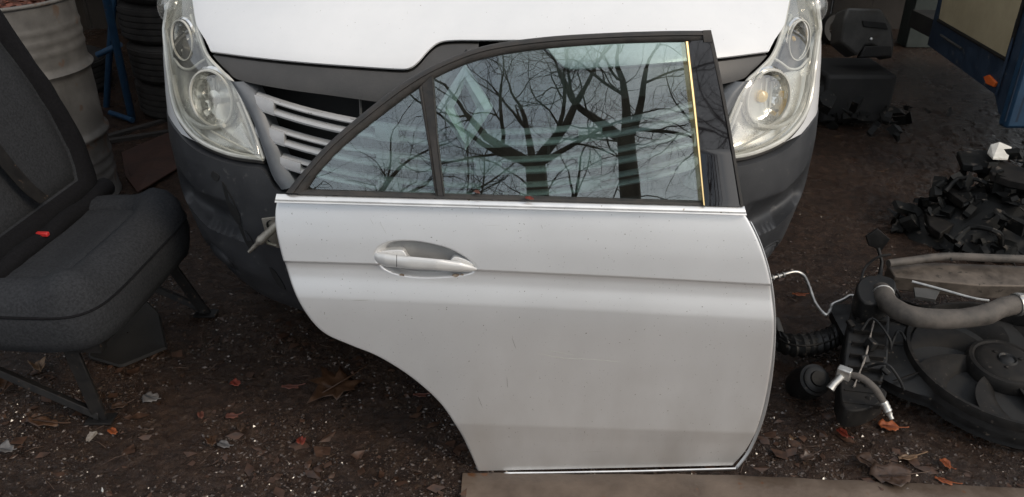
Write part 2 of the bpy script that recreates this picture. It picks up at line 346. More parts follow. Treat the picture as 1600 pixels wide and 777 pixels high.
LEFT = smooth_curve([(430, 316), (428, 335), (430, 360), (441, 405), (456, 450), (478, 492), (505, 522), (545, 541), (590, 560), (640, 592), (685, 632), (715, 675), (733, 712), (746, 744)], 200)
RIGHT = smooth_curve([(1166, 336), (1178, 358), (1192, 392), (1204, 436), (1210, 485), (1210, 540), (1204, 600), (1192, 656), (1172, 705), (1150, 735)], 200)
def ytop(x): return 316 + (x - 430) * 20 / 736
def ybot(x): return 744 - (x - 746) * 9 / 404
c1x = lambda x: interp(x, [430, 600, 745, 980, 1205], [409, 414, 423, 434, 446])
c2x = lambda x: interp(x, [440, 700, 850, 1210], [467, 478, 485, 504])
c3x = lambda x: interp(x, [725, 900, 1190], [668, 673, 682])
def _table(nodes, sig):
    xs_ = np.linspace(nodes[0][0], nodes[-1][0], 600); ys_ = np.interp(xs_, *zip(*nodes)); k_ = max(1, int(sig / (xs_[1] - xs_[0]))); w_ = np.exp(-np.linspace(-2.2, 2.2, 2 * k_ + 1) ** 2 / 2); w_ /= w_.sum()
    pad = np.r_[ys_[0] - (ys_[1] - ys_[0]) * np.arange(k_, 0, -1), ys_, ys_[-1] + (ys_[-1] - ys_[-2]) * np.arange(1, k_ + 1)]
    return xs_, np.convolve(pad, w_, 'valid')
_t1 = _table([(0, -13), (.25, -6.5), (.6, -1.8), (.985, 0)], .2)
_t2 = _table([(1.035, -5.6), (1.12, -7.4), (1.40, -6.6), (1.7, -2.6), (1.95, .0), (2.08, -.7), (2.3, -5.2), (2.6, -9.6), (2.85, -10.2), (2.985, -9.3)], .15)
_t3 = _table([(3.0, -9.6), (3.3, -14), (4, -21)], .1)
PS_ = np.r_[_t1[0], _t2[0], _t3[0]]; PD_ = np.r_[_t1[1], _t2[1], _t3[1]]
def prof(x, y):
    a, b, c, t, q = c1x(x), c2x(x), c3x(x), ytop(x), ybot(x)
    sv = float(np.interp(y, [t, a, b, c, q], [0, 1, 2, 3, 4])); return float(np.interp(sv, PS_, PD_)) * .001
RO = smooth_curve([(583, 400), (590, 386), (612, 377), (650, 377), (695, 386), (725, 399), (743, 412), (747, 421), (738, 430), (705, 435), (660, 436.5), (622, 432), (594, 420)], 64, True)
def in_recess(x, y):
    """0 outside, ->1 in the middle"""
    cx, cy = 663, 407; a = math.atan2((y - cy), (x - cx))
    best = RA[int((a + math.pi) / (2 * math.pi) * 720) % 720]
    return max(0., 1 - math.hypot(x - cx, y - cy) / best)
RA = np.zeros(720); _an = np.arctan2(RO[:, 1] - 407, RO[:, 0] - 663); _rr = np.hypot(RO[:, 1] - 407, RO[:, 0] - 663)
_o = np.argsort(_an); RA = np.interp(np.linspace(-math.pi, math.pi, 720), np.r_[_an[_o][-1] - 2 * math.pi, _an[_o], _an[_o][0] + 2 * math.pi], np.r_[_rr[_o][-1], _rr[_o], _rr[_o][0]])
wv = list(np.r_[0, .003, .008, np.linspace(.014, .09, 14), np.linspace(.095, .40, 150), np.linspace(.405, .80, 70), np.linspace(.81, .87, 26), np.linspace(.88, .988, 20), .994, .998, 1])
uv = np.r_[0, .002, .005, .010, .016, np.linspace(.024, .14, 24), np.linspace(.145, .47, 190), np.linspace(.48, .976, 70), .984, .990, .995, .998, 1]
rows = []
def left_at(w):
    x = 600.
    for _ in range(12):
        y = ytop(x) * (1 - w) + ybot(x) * w; x = interp(y, LEFT[:, 1], LEFT[:, 0])
    return x
def right_at(w):
    x = 1150.
    for _ in range(12):
        y = ytop(x) * (1 - w) + ybot(x) * w; x = interp(y, RIGHT[:, 1], RIGHT[:, 0])
    return x
for w in wv:
    xl, xr = left_at(w), right_at(w); row = []
    for u in uv:
        x = xl + (xr - xl) * u; y = ytop(x) * (1 - w) + ybot(x) * w
        d = prof(x, y)
        k = in_recess(x, y)
        if k > 0:
            s = min(1, k / .30); s = s * s * (3 - 2 * s)
            d = d * (1 - s) - .034 * s
        e = min((x - xl), (xr - x)) * .00144
        if e < .004: d -= .004 - math.sqrt(max(0, .004 ** 2 - (.004 - e) ** 2))
        row.append(PL(x, y) + N1 * d)
    rows.append(row)
pan = M(); rows = np.array(rows); pan.grid(rows)
bnd = list(rows[0]) + list(rows[1:, -1]) + list(rows[-1, ::-1][1:]) + list(rows[::-1, 0][1:-1])
b0 = np.array(bnd); cen = b0.mean(0)
pan.grid([b0, b0 - N1 * .006, b0 - N1 * .012 + (cen - b0) * .012], closed_v=True)
pan.build('door_panel', MT['silver'], door, sharp=55)
# inner shell behind the skin
ish = M(); b1 = b0[::3]; b1 = b1 - N1 * .012 + (cen - b1) * .018
ish.grid([b1, b1 - N1 * .03, b1 - N1 * .045 + (cen - b1) * .05, b1 - N1 * .075 + (cen - b1) * .09], closed_v=True, cap=True)
ish.build('inner_shell', MT['inner'], door)
# pale folded flange that shows along the rear edge
fl = M(); fr_ = [PL(x, y, -.012) for x, y in RIGHT[6:]]
fl.grid([[p + U_ * .001 for p in fr_], [p + U_ * .0032 - N1 * .002 for p in fr_], [p + U_ * .0032 - N1 * .006 for p in fr_], [p - U_ * .002 - N1 * .009 for p in fr_]])
fl.build('door_flange', MT['silver'], door)

# chrome belt strip: rounded bar
def strip(mesh, A, B, fn, prof_):
    """band between pixel curves A and B; prof_ = [(t, offset)]"""
    g_ = []
    for t, c in prof_: g_.append([fn(a[0] * (1 - t) + b[0] * t, a[1] * (1 - t) + b[1] * t, c) for a, b in zip(A, B)])
    mesh.grid(g_); return g_
A = resample([(432, 303), (800, 312.5), (1163, 322)], 60); B = resample([(429, 317), (800, 327), (1167, 337)], 60)
st = M(); gs = strip(st, A, B, PL, [(0, -.03), (0, -.004), (.06, -.001), (.2, .002), (.4, .0055), (.62, .0085), (.68, .0085), (.72, .005), (.78, .007), (.95, .009), (1, .005), (1, -.01)])
st.build('belt_moulding', MT['chrome'], door)
sil = M(); A = resample([(776, 742.0), (790, 737.5), (860, 737), (1000, 734.5), (1150, 730.5)], 40); B = resample([(776, 744.5), (800, 742.8), (860, 741.5), (1000, 739), (1150, 734.5)], 40)
strip(sil, A, B, lambda x, y, c: PL(x, y, c - .0155), [(0, -.008), (.1, .004), (.5, .006), (.9, .004), (1, -.008)])
sil.build('sill_moulding', MT['chrome'], door)

# window frame
OUT = smooth_curve([(446, 302), (470, 272), (515, 222), (578, 168), (638, 124), (695, 94), (760, 71), (850, 58), (950, 51.5), (1040, 48.5), (1108, 48)], 90)
INN = smooth_curve([(475, 303), (498, 270), (538, 228), (596, 181), (650, 141), (703, 111), (765, 90), (850, 77), (950, 69.5), (1040, 66.5), (1106, 66)], 90)
fr = M(); strip(fr, OUT, INN, PU, [(0, -.04), (0, -.004), (.06, .004), (.2, .009), (.38, .010), (.44, .006), (.5, .0065), (.8, .004), (.94, .001), (1, -.004), (1, -.03)])
fr.build('window_frame', MT['seal'], door)
fe = M(); A = smooth_curve([(1107, 47), (1114, 60), (1139, 185), (1162, 322)], 40); B = smooth_curve([(1100, 49), (1106, 62), (1133, 186), (1156, 322)], 40)
strip(fe, A, B, PU, [(0, -.04), (0, .001), (.3, .006), (.7, .006), (1, .002)]); fe.build('rear_seal', MT['seal'], door)
cap = M(); A = resample([(1098, 47.5), (1111, 47)], 4); B = resample([(1100, 66), (1115, 66)], 4); strip(cap, A, B, PU, [(0, -.03), (0, .008), (.5, .011), (1, .009), (1, -.01)]); cap.build('frame_corner', MT['seal'], door)
# divider between quarter glass and main glass
dv = M(); A = resample([(654, 138), (667, 215), (680, 306)], 16); B = resample([(677, 116), (684, 215), (695, 306)], 16)
strip(dv, A, B, PU, [(0, -.02), (0, .004), (.12, .0065), (.2, .004), (.3, .006), (.8, .006), (.9, .008), (1, .003), (1, -.02)]); dv.build('window_divider', MT['seal'], door)
# B pillar cover and bright strip
pc = M(); A = smooth_curve([(1073, 65), (1087, 185), (1100, 322)], 30); B = smooth_curve([(1110, 62), (1134, 183), (1157, 323)], 30)
strip(pc, A, B, PU, [(0, -.01), (0, .003), (.04, .005), (.96, .006), (1, .003)]); pc.build('pillar_cover', MT['gloss'], door)
bs = M(); A = smooth_curve([(1070, 65), (1084, 185), (1098, 320)], 30); B = smooth_curve([(1076, 65), (1089.5, 185), (1102, 322)], 30)
g_ = [];
for t, c in [(0, -.01), (0, .008), (.35, .0115), (.8, .0105), (1, .006), (1, 0)]: g_.append([PU(a[0] * (1 - t) + b[0] * t, a[1] * (1 - t) + b[1] * t, c) for a, b in zip(A, B)])
bs.grid(g_); bs.build('glass_run_strip', MT['chrome_glint'], door)
# dark weatherstrip along the bottom of the glass
ws = M(); A = resample([(470, 296), (1160, 316)], 40); B = resample([(466, 304), (1162, 323)], 40)
strip(ws, A, B, PU, [(0, -.016), (0, -.002), (.5, .004), (1, .005)]); ws.build('weatherstrip', MT['seal'], door)
# glass
mg = M(); poly = [PU(x, y, -.008) for x, y in resample(np.r_[smooth_curve([(676, 118), (703, 106), (765, 85), (850, 72), (950, 65), (1040, 62), (1074, 62)], 30), [(1101, 322)], [(692, 309)]], 60)]
mg.prism(poly, N2, .0045); mg.build('window_glass', MT['glass'], door, smooth=False)
qg = M(); poly = [PU(x, y, -.010) for x, y in [(468, 306), (494, 272), (534, 226), (592, 179), (655, 132), (682, 308)]]
qg.prism(poly, N2, .0045); qg.build('quarter_glass', MT['glass'], door, smooth=False)
# frame return behind the glass and window lift clamp seen through it
fb = M(); A = OUT[::3]; B = INN[::3]; strip(fb, A, B, lambda x, y, c: PU(x, y, c - .034), [(0, 0), (1, 0), (.9, -.02), (0, -.02)]); fb.build('frame_return', MT['seal'], door)
lc = M(); P0 = PU(782, 300, -.045); lc.box(P0, (.085, .03, .05)); lc.box(P0 + np.array([-.045, 0, -.012]), (.03, .025, .03)); lc.build('window_lift_clamp', MT['plast'], door, bevel=.004)
lw = M(); lw.box(P0 + np.array([-.01, -.018, .004]), (.012, .004, .008)).box(P0 + np.array([.012, -.018, .004]), (.012, .004, .008)); lw.build('clamp_bolts', MT['pale'], door, bevel=.002)

# handle
def handle_section(x, yc, hh, c_back, c_front, n=16):
    P = []
    for q in np.linspace(0, 2 * math.pi, n, endpoint=False):
        cy = math.sin(q); cx = math.cos(q)
        sy = math.copysign(abs(cy) ** .8, cy); sx = math.copysign(abs(cx) ** .75, cx)
        P.append(PL(x, yc - sy * hh, (c_back + c_front) / 2 + sx * (c_front - c_back) / 2))
    return P
def handle_piece(x0, x1, name, inner=0.0):
    rows_ = []
    for x in np.linspace(x0, x1, 44):
        t = (x - 585) / (746 - 585)
        yc = interp(t, [0, .12, .3, .6, .85, 1], [401.5, 406, 410, 413.5, 417, 421])
        hh = interp(t, [0, .015, .05, .12, .3, .6, .82, .93, .98, 1], [3.5, 7.5, 9.5, 11, 10, 9, 9, 6, 3, .8])
        fr_ = interp(t, [0, .03, .1, .3, .6, .85, .96, 1], [.001, .006, .013, .021, .023, .014, .005, -.001])
        bk = interp(t, [0, .1, .22, .35, .65, .8, .9, 1], [-.02, -.024, -.022, .006, .006, -.018, -.02, -.012])
        bk = min(bk, fr_ - .010)
        rows_.append(handle_section(x, yc, hh - inner, bk, fr_ - inner * .001))
    return M().grid(rows_, closed_v=True, cap=True)
hd = handle_piece(620.2, 746, 'h').build('door_handle', MT['handle'], door)
handle_piece(585, 619.2, 'c').build('lock_cover', MT['handle'], hd)
handle_piece(617, 622, 'c', .9).build('handle_seam', MT['seal'], hd)
pad = M(); pad.prism([PL(x, y, -.004) for x, y in smooth_curve([(588, 400), (595, 394), (615, 391), (630, 392), (636, 402), (640, 410), (600, 412)], 30, True)], N1, .03); pad.build('handle_foot', MT['handle'], hd, bevel=.002)
pad = M(); pad.prism([PL(x, y, -.006) for x, y in smooth_curve([(702, 412), (709, 402), (722, 404), (738, 411), (744, 420), (705, 420)], 24, True)], N1, .03); pad.build('handle_foot', MT['handle'], hd, bevel=.002)
for x, y, r_ in ((627, 430, .0035), (632, 434, .002), (712, 430, .0035), (709, 434, .002), (722, 429, .0018)):
    s = M(); q = PL(x, y, -.010)
    pts = [q + U_ * r_ * 2 * (.8 + .4 * random.random()) * math.cos(a) + V1 * r_ * (.7 + .5 * random.random()) * math.sin(a) for a in np.linspace(0, 6.28, 12, endpoint=False)]
    s.prism([p + N1 * .003 for p in pts], N1, .004); s.build('rust_spot', MT['rust'], door)

# fine scuffs rubbed into the paint
for k, path in enumerate(([(842, 553), (880, 560), (925, 562), (968, 566)], [(800, 528), (806, 545)], [(747, 620), (754, 637)], [(592, 345), (604, 366)], [(576, 338), (584, 352)], [(845, 350), (848, 358)], [(792, 590), (793, 606)], [(930, 345), (952, 349)], [(855, 548), (900, 556)])):
    sc1 = M(); q = smooth_curve(path, 14) if len(path) > 2 else resample(path, 6)
    sc1.tube([PL(a, b, prof(a, b) + .0001) for a, b in q], [.0003 if 0 < i < len(q) - 1 else .0001 for i in range(len(q))], 5); sc1.build('scratch', MT['scuff' if k in (0, 3, 4, 8) else 'rust2'], door)
# ================================================================== THE WHITE VAN
CX = -.054
def Wz(z): return interp(z, [.12, .22, .35, .5, .65, 1.0, 1.3, 2.0], [.81, .85, .90, .925, .933, .925, .90, .81])
ZP = [.05, .15, .25, .35, .5, .62, .75, .88, .95, 1.02, 1.1, 1.2, 1.3, 1.5, 1.7, 1.95]
YP = [1.98, 1.86, 1.775, 1.735, 1.715, 1.718, 1.738, 1.775, 1.83, 1.92, 2.03, 2.18, 2.34, 2.62, 2.84, 3.1]
from bisect import bisect
_z = np.linspace(.05, 1.95, 400); _y = np.interp(_z, ZP, YP)
_k = np.ones(15) / 15; _y = np.convolve(np.pad(_y, 7, mode='edge'), _k, 'valid')
def S(x, z, back=0.0):
    u = min(abs(x - CX) / Wz(z), .9995); p = 2.35
    return float(np.interp(z, _z, _y)) + .62 * (1 - (1 - u ** p) ** (1 / p)) + back
def PV(px, py, back=0.0):
    r = ray(px, py); best = None; prev = None
    for t in np.arange(1.3, 3.4, .01):
        q = CAM + r * t
        if abs(q[0] - CX) > Wz(q[2]) * .9995:
            d = (abs(q[0] - CX) - Wz(q[2])) * 3 + max(0, .3)
        else: d = S(q[0], q[2], back) - q[1]
        if best is None or abs(d) < best[0]: best = (abs(d), t)
        if prev is not None and prev[0] > 0 >= d and prev[0] < .29:
            lo, hi = prev[1], t
            for _ in range(20):
                m_ = (lo + hi) / 2; q = CAM + r * m_
                if S(q[0], q[2], back) - q[1] > 0: lo = m_
                else: hi = m_
            return CAM + r * lo
        prev = (d, t)
    q = CAM + r * best[1]; q[0] = CX + math.copysign(min(abs(q[0] - CX), Wz(q[2]) * .999), q[0] - CX); q[1] = S(q[0], q[2], back)
    return q
def mir(p): return np.array([2 * CX - p[0], p[1], p[2]])
def vcurve(pix, n, back=0.0, smooth=True):
    c = smooth_curve(pix, n) if smooth else resample(pix, n)
    return np.array([PV(a, b, back) for a, b in c])
def band(A, B, m, offs):
    """surface patch between two curves (arrays of points); re-projected onto the van front, offs(t)->back"""
    g_ = []
    for t in np.linspace(0, 1, m):
        row = []
        for a, b in zip(A, B):
            x = a[0] * (1 - t) + b[0] * t; z = a[2] * (1 - t) + b[2] * t
            row.append((x, S(x, z) + offs(t), z))
        g_.append(row)
    return g_
van = empty('van', (CX, 2.1, 0), 'white van with dark grey bumper and cloudy headlights behind the silver door', 'van')

# --- key curves
HIN = vcurve([(272, -130), (288, -70), (300, -10), (308, 40), (322, 85), (345, 112), (365, 133), (386, 180), (401, 220), (411, 249)], 60)
HOUT = vcurve([(252, -130), (251, -70), (252, -10), (256, 50), (262, 110), (270, 160), (284, 192), (312, 221), (358, 241), (411, 249)], 60)
BED = vcurve([(332, 82), (400, 91), (480, 99), (560, 105), (625, 109), (642, 107), (654, 98), (672, 78), (688, 67), (712, 64), (CX * 0 + 748, 64)], 110)
BLEFT = [(p[0], p[2]) for p in HIN]
def zin(xz, z):           # x of a curve at height z
    o_ = np.argsort([q[1] for q in xz]); return float(np.interp(z, [xz[i][1] for i in o_], [xz[i][0] for i in o_]))
# bonnet
half = list(BED); bed = half + [mir(p) for p in half[::-1]][1:]
bed = np.array(bed); nb = len(bed)
xl_top = zin(BLEFT, 1.30) + .02
ztop = 1.33; rowsb = []
x0 = bed[0][0]
tt = np.r_[0, .01, .03, .06, np.linspace(.1, 1, 40)]
for t in tt:
    row = []
    for k, p in enumerate(bed):
        z = p[2] * (1 - t) + ztop * t
        fx = (p[0] - CX) / abs(x0 - CX)                       # -1..1
        zl = bed[0][2] * (1 - t) + ztop * t
        xe = -(zin(BLEFT, zl) + .005 - CX)
        lim = abs(x0 - CX) * (1 - min(1, t * 9)) + xe * min(1, t * 9)
        x = CX + fx * lim
        edge = min(1, t / .03); c = -.012 + .010 * (1 - math.sqrt(max(0, 1 - (1 - edge) ** 2)))
        row.append((x, S(x, z) + c, z))
    rowsb.append(row)
bn = M(); rb = np.array(rowsb); bn.grid(rb)
bb_ = rb[0]; bn.grid([bb_, bb_ + np.array([0, .012, -.001]), bb_ + np.array([0, .05, .004])])
for e in (0, -1): ee = rb[:, e]; bn.grid([ee, ee + np.array([0, .03, 0])])
bn.build('bonnet', MT['white'], van, sharp=50)
# crease running over the bonnet toward the right headlight
# trim strip under the bonnet
TB = vcurve([(352, 112), (372, 127), (440, 141), (520, 152), (600, 163), (680, 172), (748, 174)], 110)
TT = np.array([p + np.array([0, 0, -.007]) for p in BED])
TT[:, 1] = [S(p[0], p[2]) for p in TT]
for side in (0, 1):
    f_ = (lambda p: p) if side == 0 else mir
    A_ = np.array([f_(p) for p in TT]); B_ = np.array([f_(p) for p in TB])
    tr = M(); g_ = band(A_, B_, 12, lambda t: .004 + .006 * t * t)
    g_ = [[(q[0], q[1] + .03, q[2]) for q in g_[0]]] + g_ + [[(q[0], q[1] + .03, q[2] - .002) for q in g_[-1]]]
    tr.grid(g_); tr.build('badge_trim' if side else 'bonnet_trim', MT['trimg'], van)
# dark lining behind everything
bk = M(); g_ = []
for z in np.linspace(.2, 1.12, 24): g_.append([(x, S(x, z) + .14, z) for x in np.linspace(CX - .80, CX + .80, 60)])
bk.grid(g_); bk.build('front_structure', MT['black'], van)

# --- grille
def gx(px, py, back=0): return PV(px, py, back)
SUR_A = vcurve([(358, 124), (374, 148), (396, 190), (412, 236), (426, 275), (440, 296)], 40)
SUR_B = vcurve([(378, 129), (398, 150), (416, 190), (430, 226), (443, 258), (462, 290)], 40)
LOUV = [((393, 148), (394, 168)), ((409, 197), (416, 218)), ((434, 246), (446, 262))]
zc_l = [[PV(*a), PV(*b)] for a, b in LOUV]
def halfgrille(f_, gr):
    s = M(); A_ = np.array([f_(p) for p in SUR_A]); B_ = np.array([f_(p) for p in SUR_B])
    g_ = band(A_, B_, 8, lambda t: -.001 - .010 * math.sin(math.pi * t) + .01 * t)
    g_ = g_ + [[(q[0], q[1] + .06, q[2]) for q in g_[-1]]]
    s.grid(g_).build('grille_surround', MT['surround'], gr)
gr = M(); ymin = 0
gr = bpy.data.objects.new('grille', None); COL.objects.link(gr); gr.parent = van
halfgrille(lambda p: p, gr); halfgrille(mir, gr)
def bar(mesh, x0, x1, z0, z1, back, dep=.022, sag=0.0, n=40):
    """bar following the nose: top edge z1, bottom z0"""
    g_ = []
    for x in np.linspace(x0, x1, n):
        ds = sag * ((x - CX) / .4) ** 2
        zt, zb = z1 + ds, z0 + ds; y = lambda z: S(x, z) + back
        zm = (zt + zb) / 2
        g_.append([(x, y(zb) + dep, zb), (x, y(zb) + .002, zb), (x, y(zm) - .002, zm), (x, y(zt) + .002, zt), (x, y(zt) + dep, zt)])
    mesh.grid(g_, closed_v=True, cap=True)
for (pt, pb) in zc_l:
    z1, z0 = pt[2], pb[2]; xL = pt[0] - .012; xR = 2 * CX - xL; hgt = z1 - z0; th = hgt * .26
    lv = M(); sag = .03
    ds = lambda x: sag * ((x - CX) / .4) ** 2
    z1 -= ds(xL); z0 -= ds(xL)
    # upper and lower rails
    bar(lv, xL, xR, z1 - th * .7, z1 + .003, .012, sag=sag, n=70); bar(lv, xL, xR, z0 - .001, z0 + hgt * .34, .006, sag=sag, n=70)
    # solid junctions between the slots
    for c_, w_ in ((xL + .03, .075), (CX - .235, .055), (CX, .06), (CX + .235, .055), (xR - .03, .075)):
        if w_: bar(lv, c_ - w_ / 2, c_ + w_ / 2, z0 - .001, z1 + .002, .004, sag=sag, n=10)
    lv.build('louvre', MT['grille'], gr)
for x in (CX - .30, CX - .14, CX + .14, CX + .30):
    rb_ = M(); rb_.tube([(x, S(x, z) + .035, z) for z in np.linspace(zc_l[-1][1][2] - .01, zc_l[0][0][2] + .04, 12)], .0035, 6); rb_.build('grille_rib', MT['trimg'], gr)
# emblem: pale metal diamond
bc = PV(728, 160); ec = np.array([bc[0], bc[1] - .045, bc[2]])
bdg = M(); w_, h_ = .062, .088; wi, hi_ = .026, .050; slope = .35
def em(a, b, c): return (ec[0] + a, ec[1] + c + b * slope, ec[2] + b)
O4 = [(0, h_), (w_, 0), (0, -h_), (-w_, 0)]; I4 = [(0, hi_), (wi, 0), (0, -hi_), (-wi, 0)]; R4 = [((o[0] + i[0]) / 2, (o[1] + i[1]) / 2) for o, i in zip(O4, I4)]
g_ = [[em(a, b, .02) for a, b in O4], [em(a, b, .004) for a, b in O4], [em(a, b, -.010) for a, b in R4], [em(a, b, .004) for a, b in I4], [em(a, b, .02) for a, b in I4]]
bdg.grid(g_, closed_v=True); bdg.build('diamond_emblem', MT['emblem'], van, smooth=False)
bp = M(); bp.prism([em(a * 1.25, b * 1.2, .021) for a, b in O4], (0, -1, 0), .05); bp.build('emblem_mount', MT['black'], van, smooth=False)

# --- headlights
def headlight(f_, name, lensm):
    A_ = np.array([f_(p) for p in HOUT]); B_ = np.array([f_(p) for p in HIN])
    hl = M(); g_ = band(A_, B_, 18, lambda t: .004 - .014 * math.sin(math.pi * t) ** .7)
    root = bpy.data.objects.new('headlight', None); COL.objects.link(root); root.parent = van
    hl.grid(g_); hl.build('headlight_cover', lensm, root, sharp=0)
    g_ = np.array(g_)
    # bezel bowl behind the cover
    bz = band(A_, B_, 18, lambda t: .006 + .035 * math.sin(math.pi * t) ** .5)
    M().grid(bz).build('headlight_bezel', MT['bezel'], root)
    # moulded rim all round
    for cv, w__ in ((g_[0], .0065), (g_[-1], .005)):
        M().tube([tuple(p) for p in cv], w__, 8).build('headlight_rim', MT['rim'], root)
    M().tube([tuple(p) for p in g_[2] + np.array([0, .006, 0])], .0035, 6).build('inner_rim', MT['rim'], root)
    # reflectors
    for (px, py, rx, rz, dpt) in ((337, 152, .060, .066, .05), (292, 62, .032, .048, .04)):
        c = f_(PV(px, py, .02)); ax = np.array([(c[0] - CX) * .55, -1, .12]); ax /= np.linalg.norm(ax)
        e1 = np.cross([0, 0, 1], ax); e1 /= np.linalg.norm(e1); e2 = np.cross(ax, e1)
        rows_ = []
        for rr_, hh_ in ((1.16, .004), (1.10, .012), (1.0, .012), (.96, .0), (.85, -.018), (.6, -.036), (.3, -.046), (.05, -.05)):
            rows_.append([c + ax * (hh_ * dpt / .05 + (.006 * ((int(q * 6.4) * 7 + int(rr_ * 10) * 3) % 5 - 2) / 2 if .2 < rr_ < .9 else 0)) + rr_ * (e1 * rx * math.cos(q) + e2 * rz * math.sin(q)) for q in np.linspace(0, 2 * math.pi, 40, endpoint=False)])
        o_ = M().grid(rows_, closed_v=True).build('reflector', MT['refl'], root, sharp=12)
        M().grid([[c + ax * .014 + rr_ * (e1 * rx * math.cos(q) + e2 * rz * math.sin(q)) for q in np.linspace(0, 2 * math.pi, 40, endpoint=False)] for rr_ in (1.06, 1.0)] + [[c + ax * .020 + rr_ * (e1 * rx * math.cos(q) + e2 * rz * math.sin(q)) for q in np.linspace(0, 2 * math.pi, 40, endpoint=False)] for rr_ in (1.0, 1.06)], closed_u=True, closed_v=True).build('reflector_ring', MT['rim'], o_)
        b_ = M(); b_.tube([c - ax * .045, c - ax * .02, c - ax * .005, c + ax * .002], [rx * .28, rx * .28, rx * .24, rx * .06], 14); b_.build('bulb', MT['bulb'] if lensm is MT['lens_r'] else MT['refl'], o_)
        if rx > .05:      # vertical optic ribs inside the main reflector
            for k in range(5):
                a_ = (-.55 + k * .27) * rx
                fb_ = M(); q0 = c + e1 * a_ - ax * .018; fb_.box(q0, (.005, .004, rz * (1.0 + .3 * (k % 2))), rot=np.stack([e1, ax, e2], 1)); fb_.build('optic_rib', MT['rim'], o_)
            if lensm is MT['lens_r']: continue
            cp = M(); cp.lathe([(.0, .0), (rx * .3, -.002), (rx * .34, -.02)], c + ax * .006, ax, 20); cp.build('bulb_shield', MT['refl'], o_)
    for path, w__ in (([(299, 25), (312, 62), (328, 98), (346, 122)], .006), ([(272, 92), (284, 106), (298, 108), (312, 98), (322, 92)], .0035), ([(271, 118), (277, 150), (290, 180), (318, 199), (350, 196)], .006), ([(276, 36), (284, 28), (296, 30)], .003), ([(372, 160), (388, 200), (402, 240)], .004), ([(330, 205), (362, 222), (398, 240)], .003)):
        M().tube([f_(PV(a, b_, .010)) for a, b_ in smooth_curve(path, 18)], w__, 8).build('moulded_ridge', MT['rim'], root)
    dk = M(); pth = [f_(PV(a, b_, .022)) for a, b_ in smooth_curve([(276, 40), (292, 34), (302, 52), (318, 100), (340, 122), (300, 112), (280, 108), (270, 80)], 26, True)]
    dk.add(pth, [tuple(range(26))]).build('dark_bezel_insert', MT['greyc'], root, smooth=False)
    # clear drop shaped fillet near the lower tip
    tp = M(); a_, b_, c_ = [f_(PV(*q, .008)) for q in ((374, 195), (398, 236), (362, 212))]
    tp.add([a_, b_, c_, a_ + np.array([0, .02, 0]), b_ + np.array([0, .02, 0]), c_ + np.array([0, .02, 0])], [(0, 1, 2), (0, 3, 4, 1), (1, 4, 5, 2), (2, 5, 3, 0)]); tp.build('tip_fillet', MT['refl'], root, smooth=False)
    sl = M(); g2 = g_[0]; sl.tube([tuple(p + np.array([0, .004, -.010])) for p in g2], .006, 8); sl.build('headlight_seal', MT['seal'], root)
    # side indicator bulge at the top outer corner
    c = f_(PV(262, 12, .0)); sg = M(); ax = np.array([(c[0] - CX) * .9, -1, .2]); ax /= np.linalg.norm(ax)
    sg.lathe([(.045, -.02), (.042, .0), (.034, .012), (.018, .02), (.001, .022)], c, ax, 28); io = sg.build('indicator_lens', MT['clear'], root)
    sg = M(); sg.lathe([(.040, -.012), (.030, -.022), (.001, -.028)], c, ax, 28); sg.build('indicator_reflector', MT['refl'], io)
headlight(lambda p: p, 'l', MT['lens']); headlight(mir, 'r', MT['lens_r'])

# --- white wings and body
OUTXZ = [(p[0], p[2]) for p in HOUT]
for f_ in ((lambda p: p), mir):
    w = M(); g_ = []
    for z in np.linspace(HOUT[-12][2], 1.34, 40):
        xo = zin(OUTXZ, min(z, 1.15)) - .004 if z < 1.5 else 0
        xe = CX - Wz(z) * .9995
        row = [f_(np.array([xo * (1 - t) + xe * t, S(xo * (1 - t) + xe * t, z) + .002, z])) for t in np.linspace(0, 1, 26) ** .6]
        if xo < xe: row = [f_(np.array([xe, S(xe, z), z]))] * 26
        yb = row[-1][1]
        row += [np.array([row[-1][0], yb + d, z]) for d in (.1, .4, 1.0, 2.0, 3.0)]
        g_.append(row)
    w.grid(g_).build('front_wing', MT['white'], van, sharp=0)
bd = M(); 
bd.box((CX, 4.1, 1.62), (1.72, 2.6, .9)); bd.build('van_body', MT['white'], van, bevel=.08)
sc_ = M(); g_ = []
for z in np.linspace(1.32, 1.93, 12): g_.append([(x, S(x, z) , z) for x in np.linspace(CX - .76, CX + .76, 20)])
sc_.grid(g_).build('windscreen', MT['gloss'], van)
fl_ = M().box((CX, 3.6, .36), (1.6, 3.0, .16)).build('underbody', MT['black'], van, smooth=False)
for sx in (-1, 1):
    wh = M(); c = (CX + sx * .72, 2.62, .31)
    wh.lathe([(.19, -.1), (.29, -.105), (.31, -.08), (.31, .08), (.29, .105), (.19, .1)], c, (1, 0, 0), 40); wo = wh.build('wheel', MT['tyre'], van)
    M().lathe([(.19, -.09), (.17, .02), (.05, .04), (.001, .04)], c, (sx, 0, 0), 24).build('wheel_rim', MT['greyc'], wo)

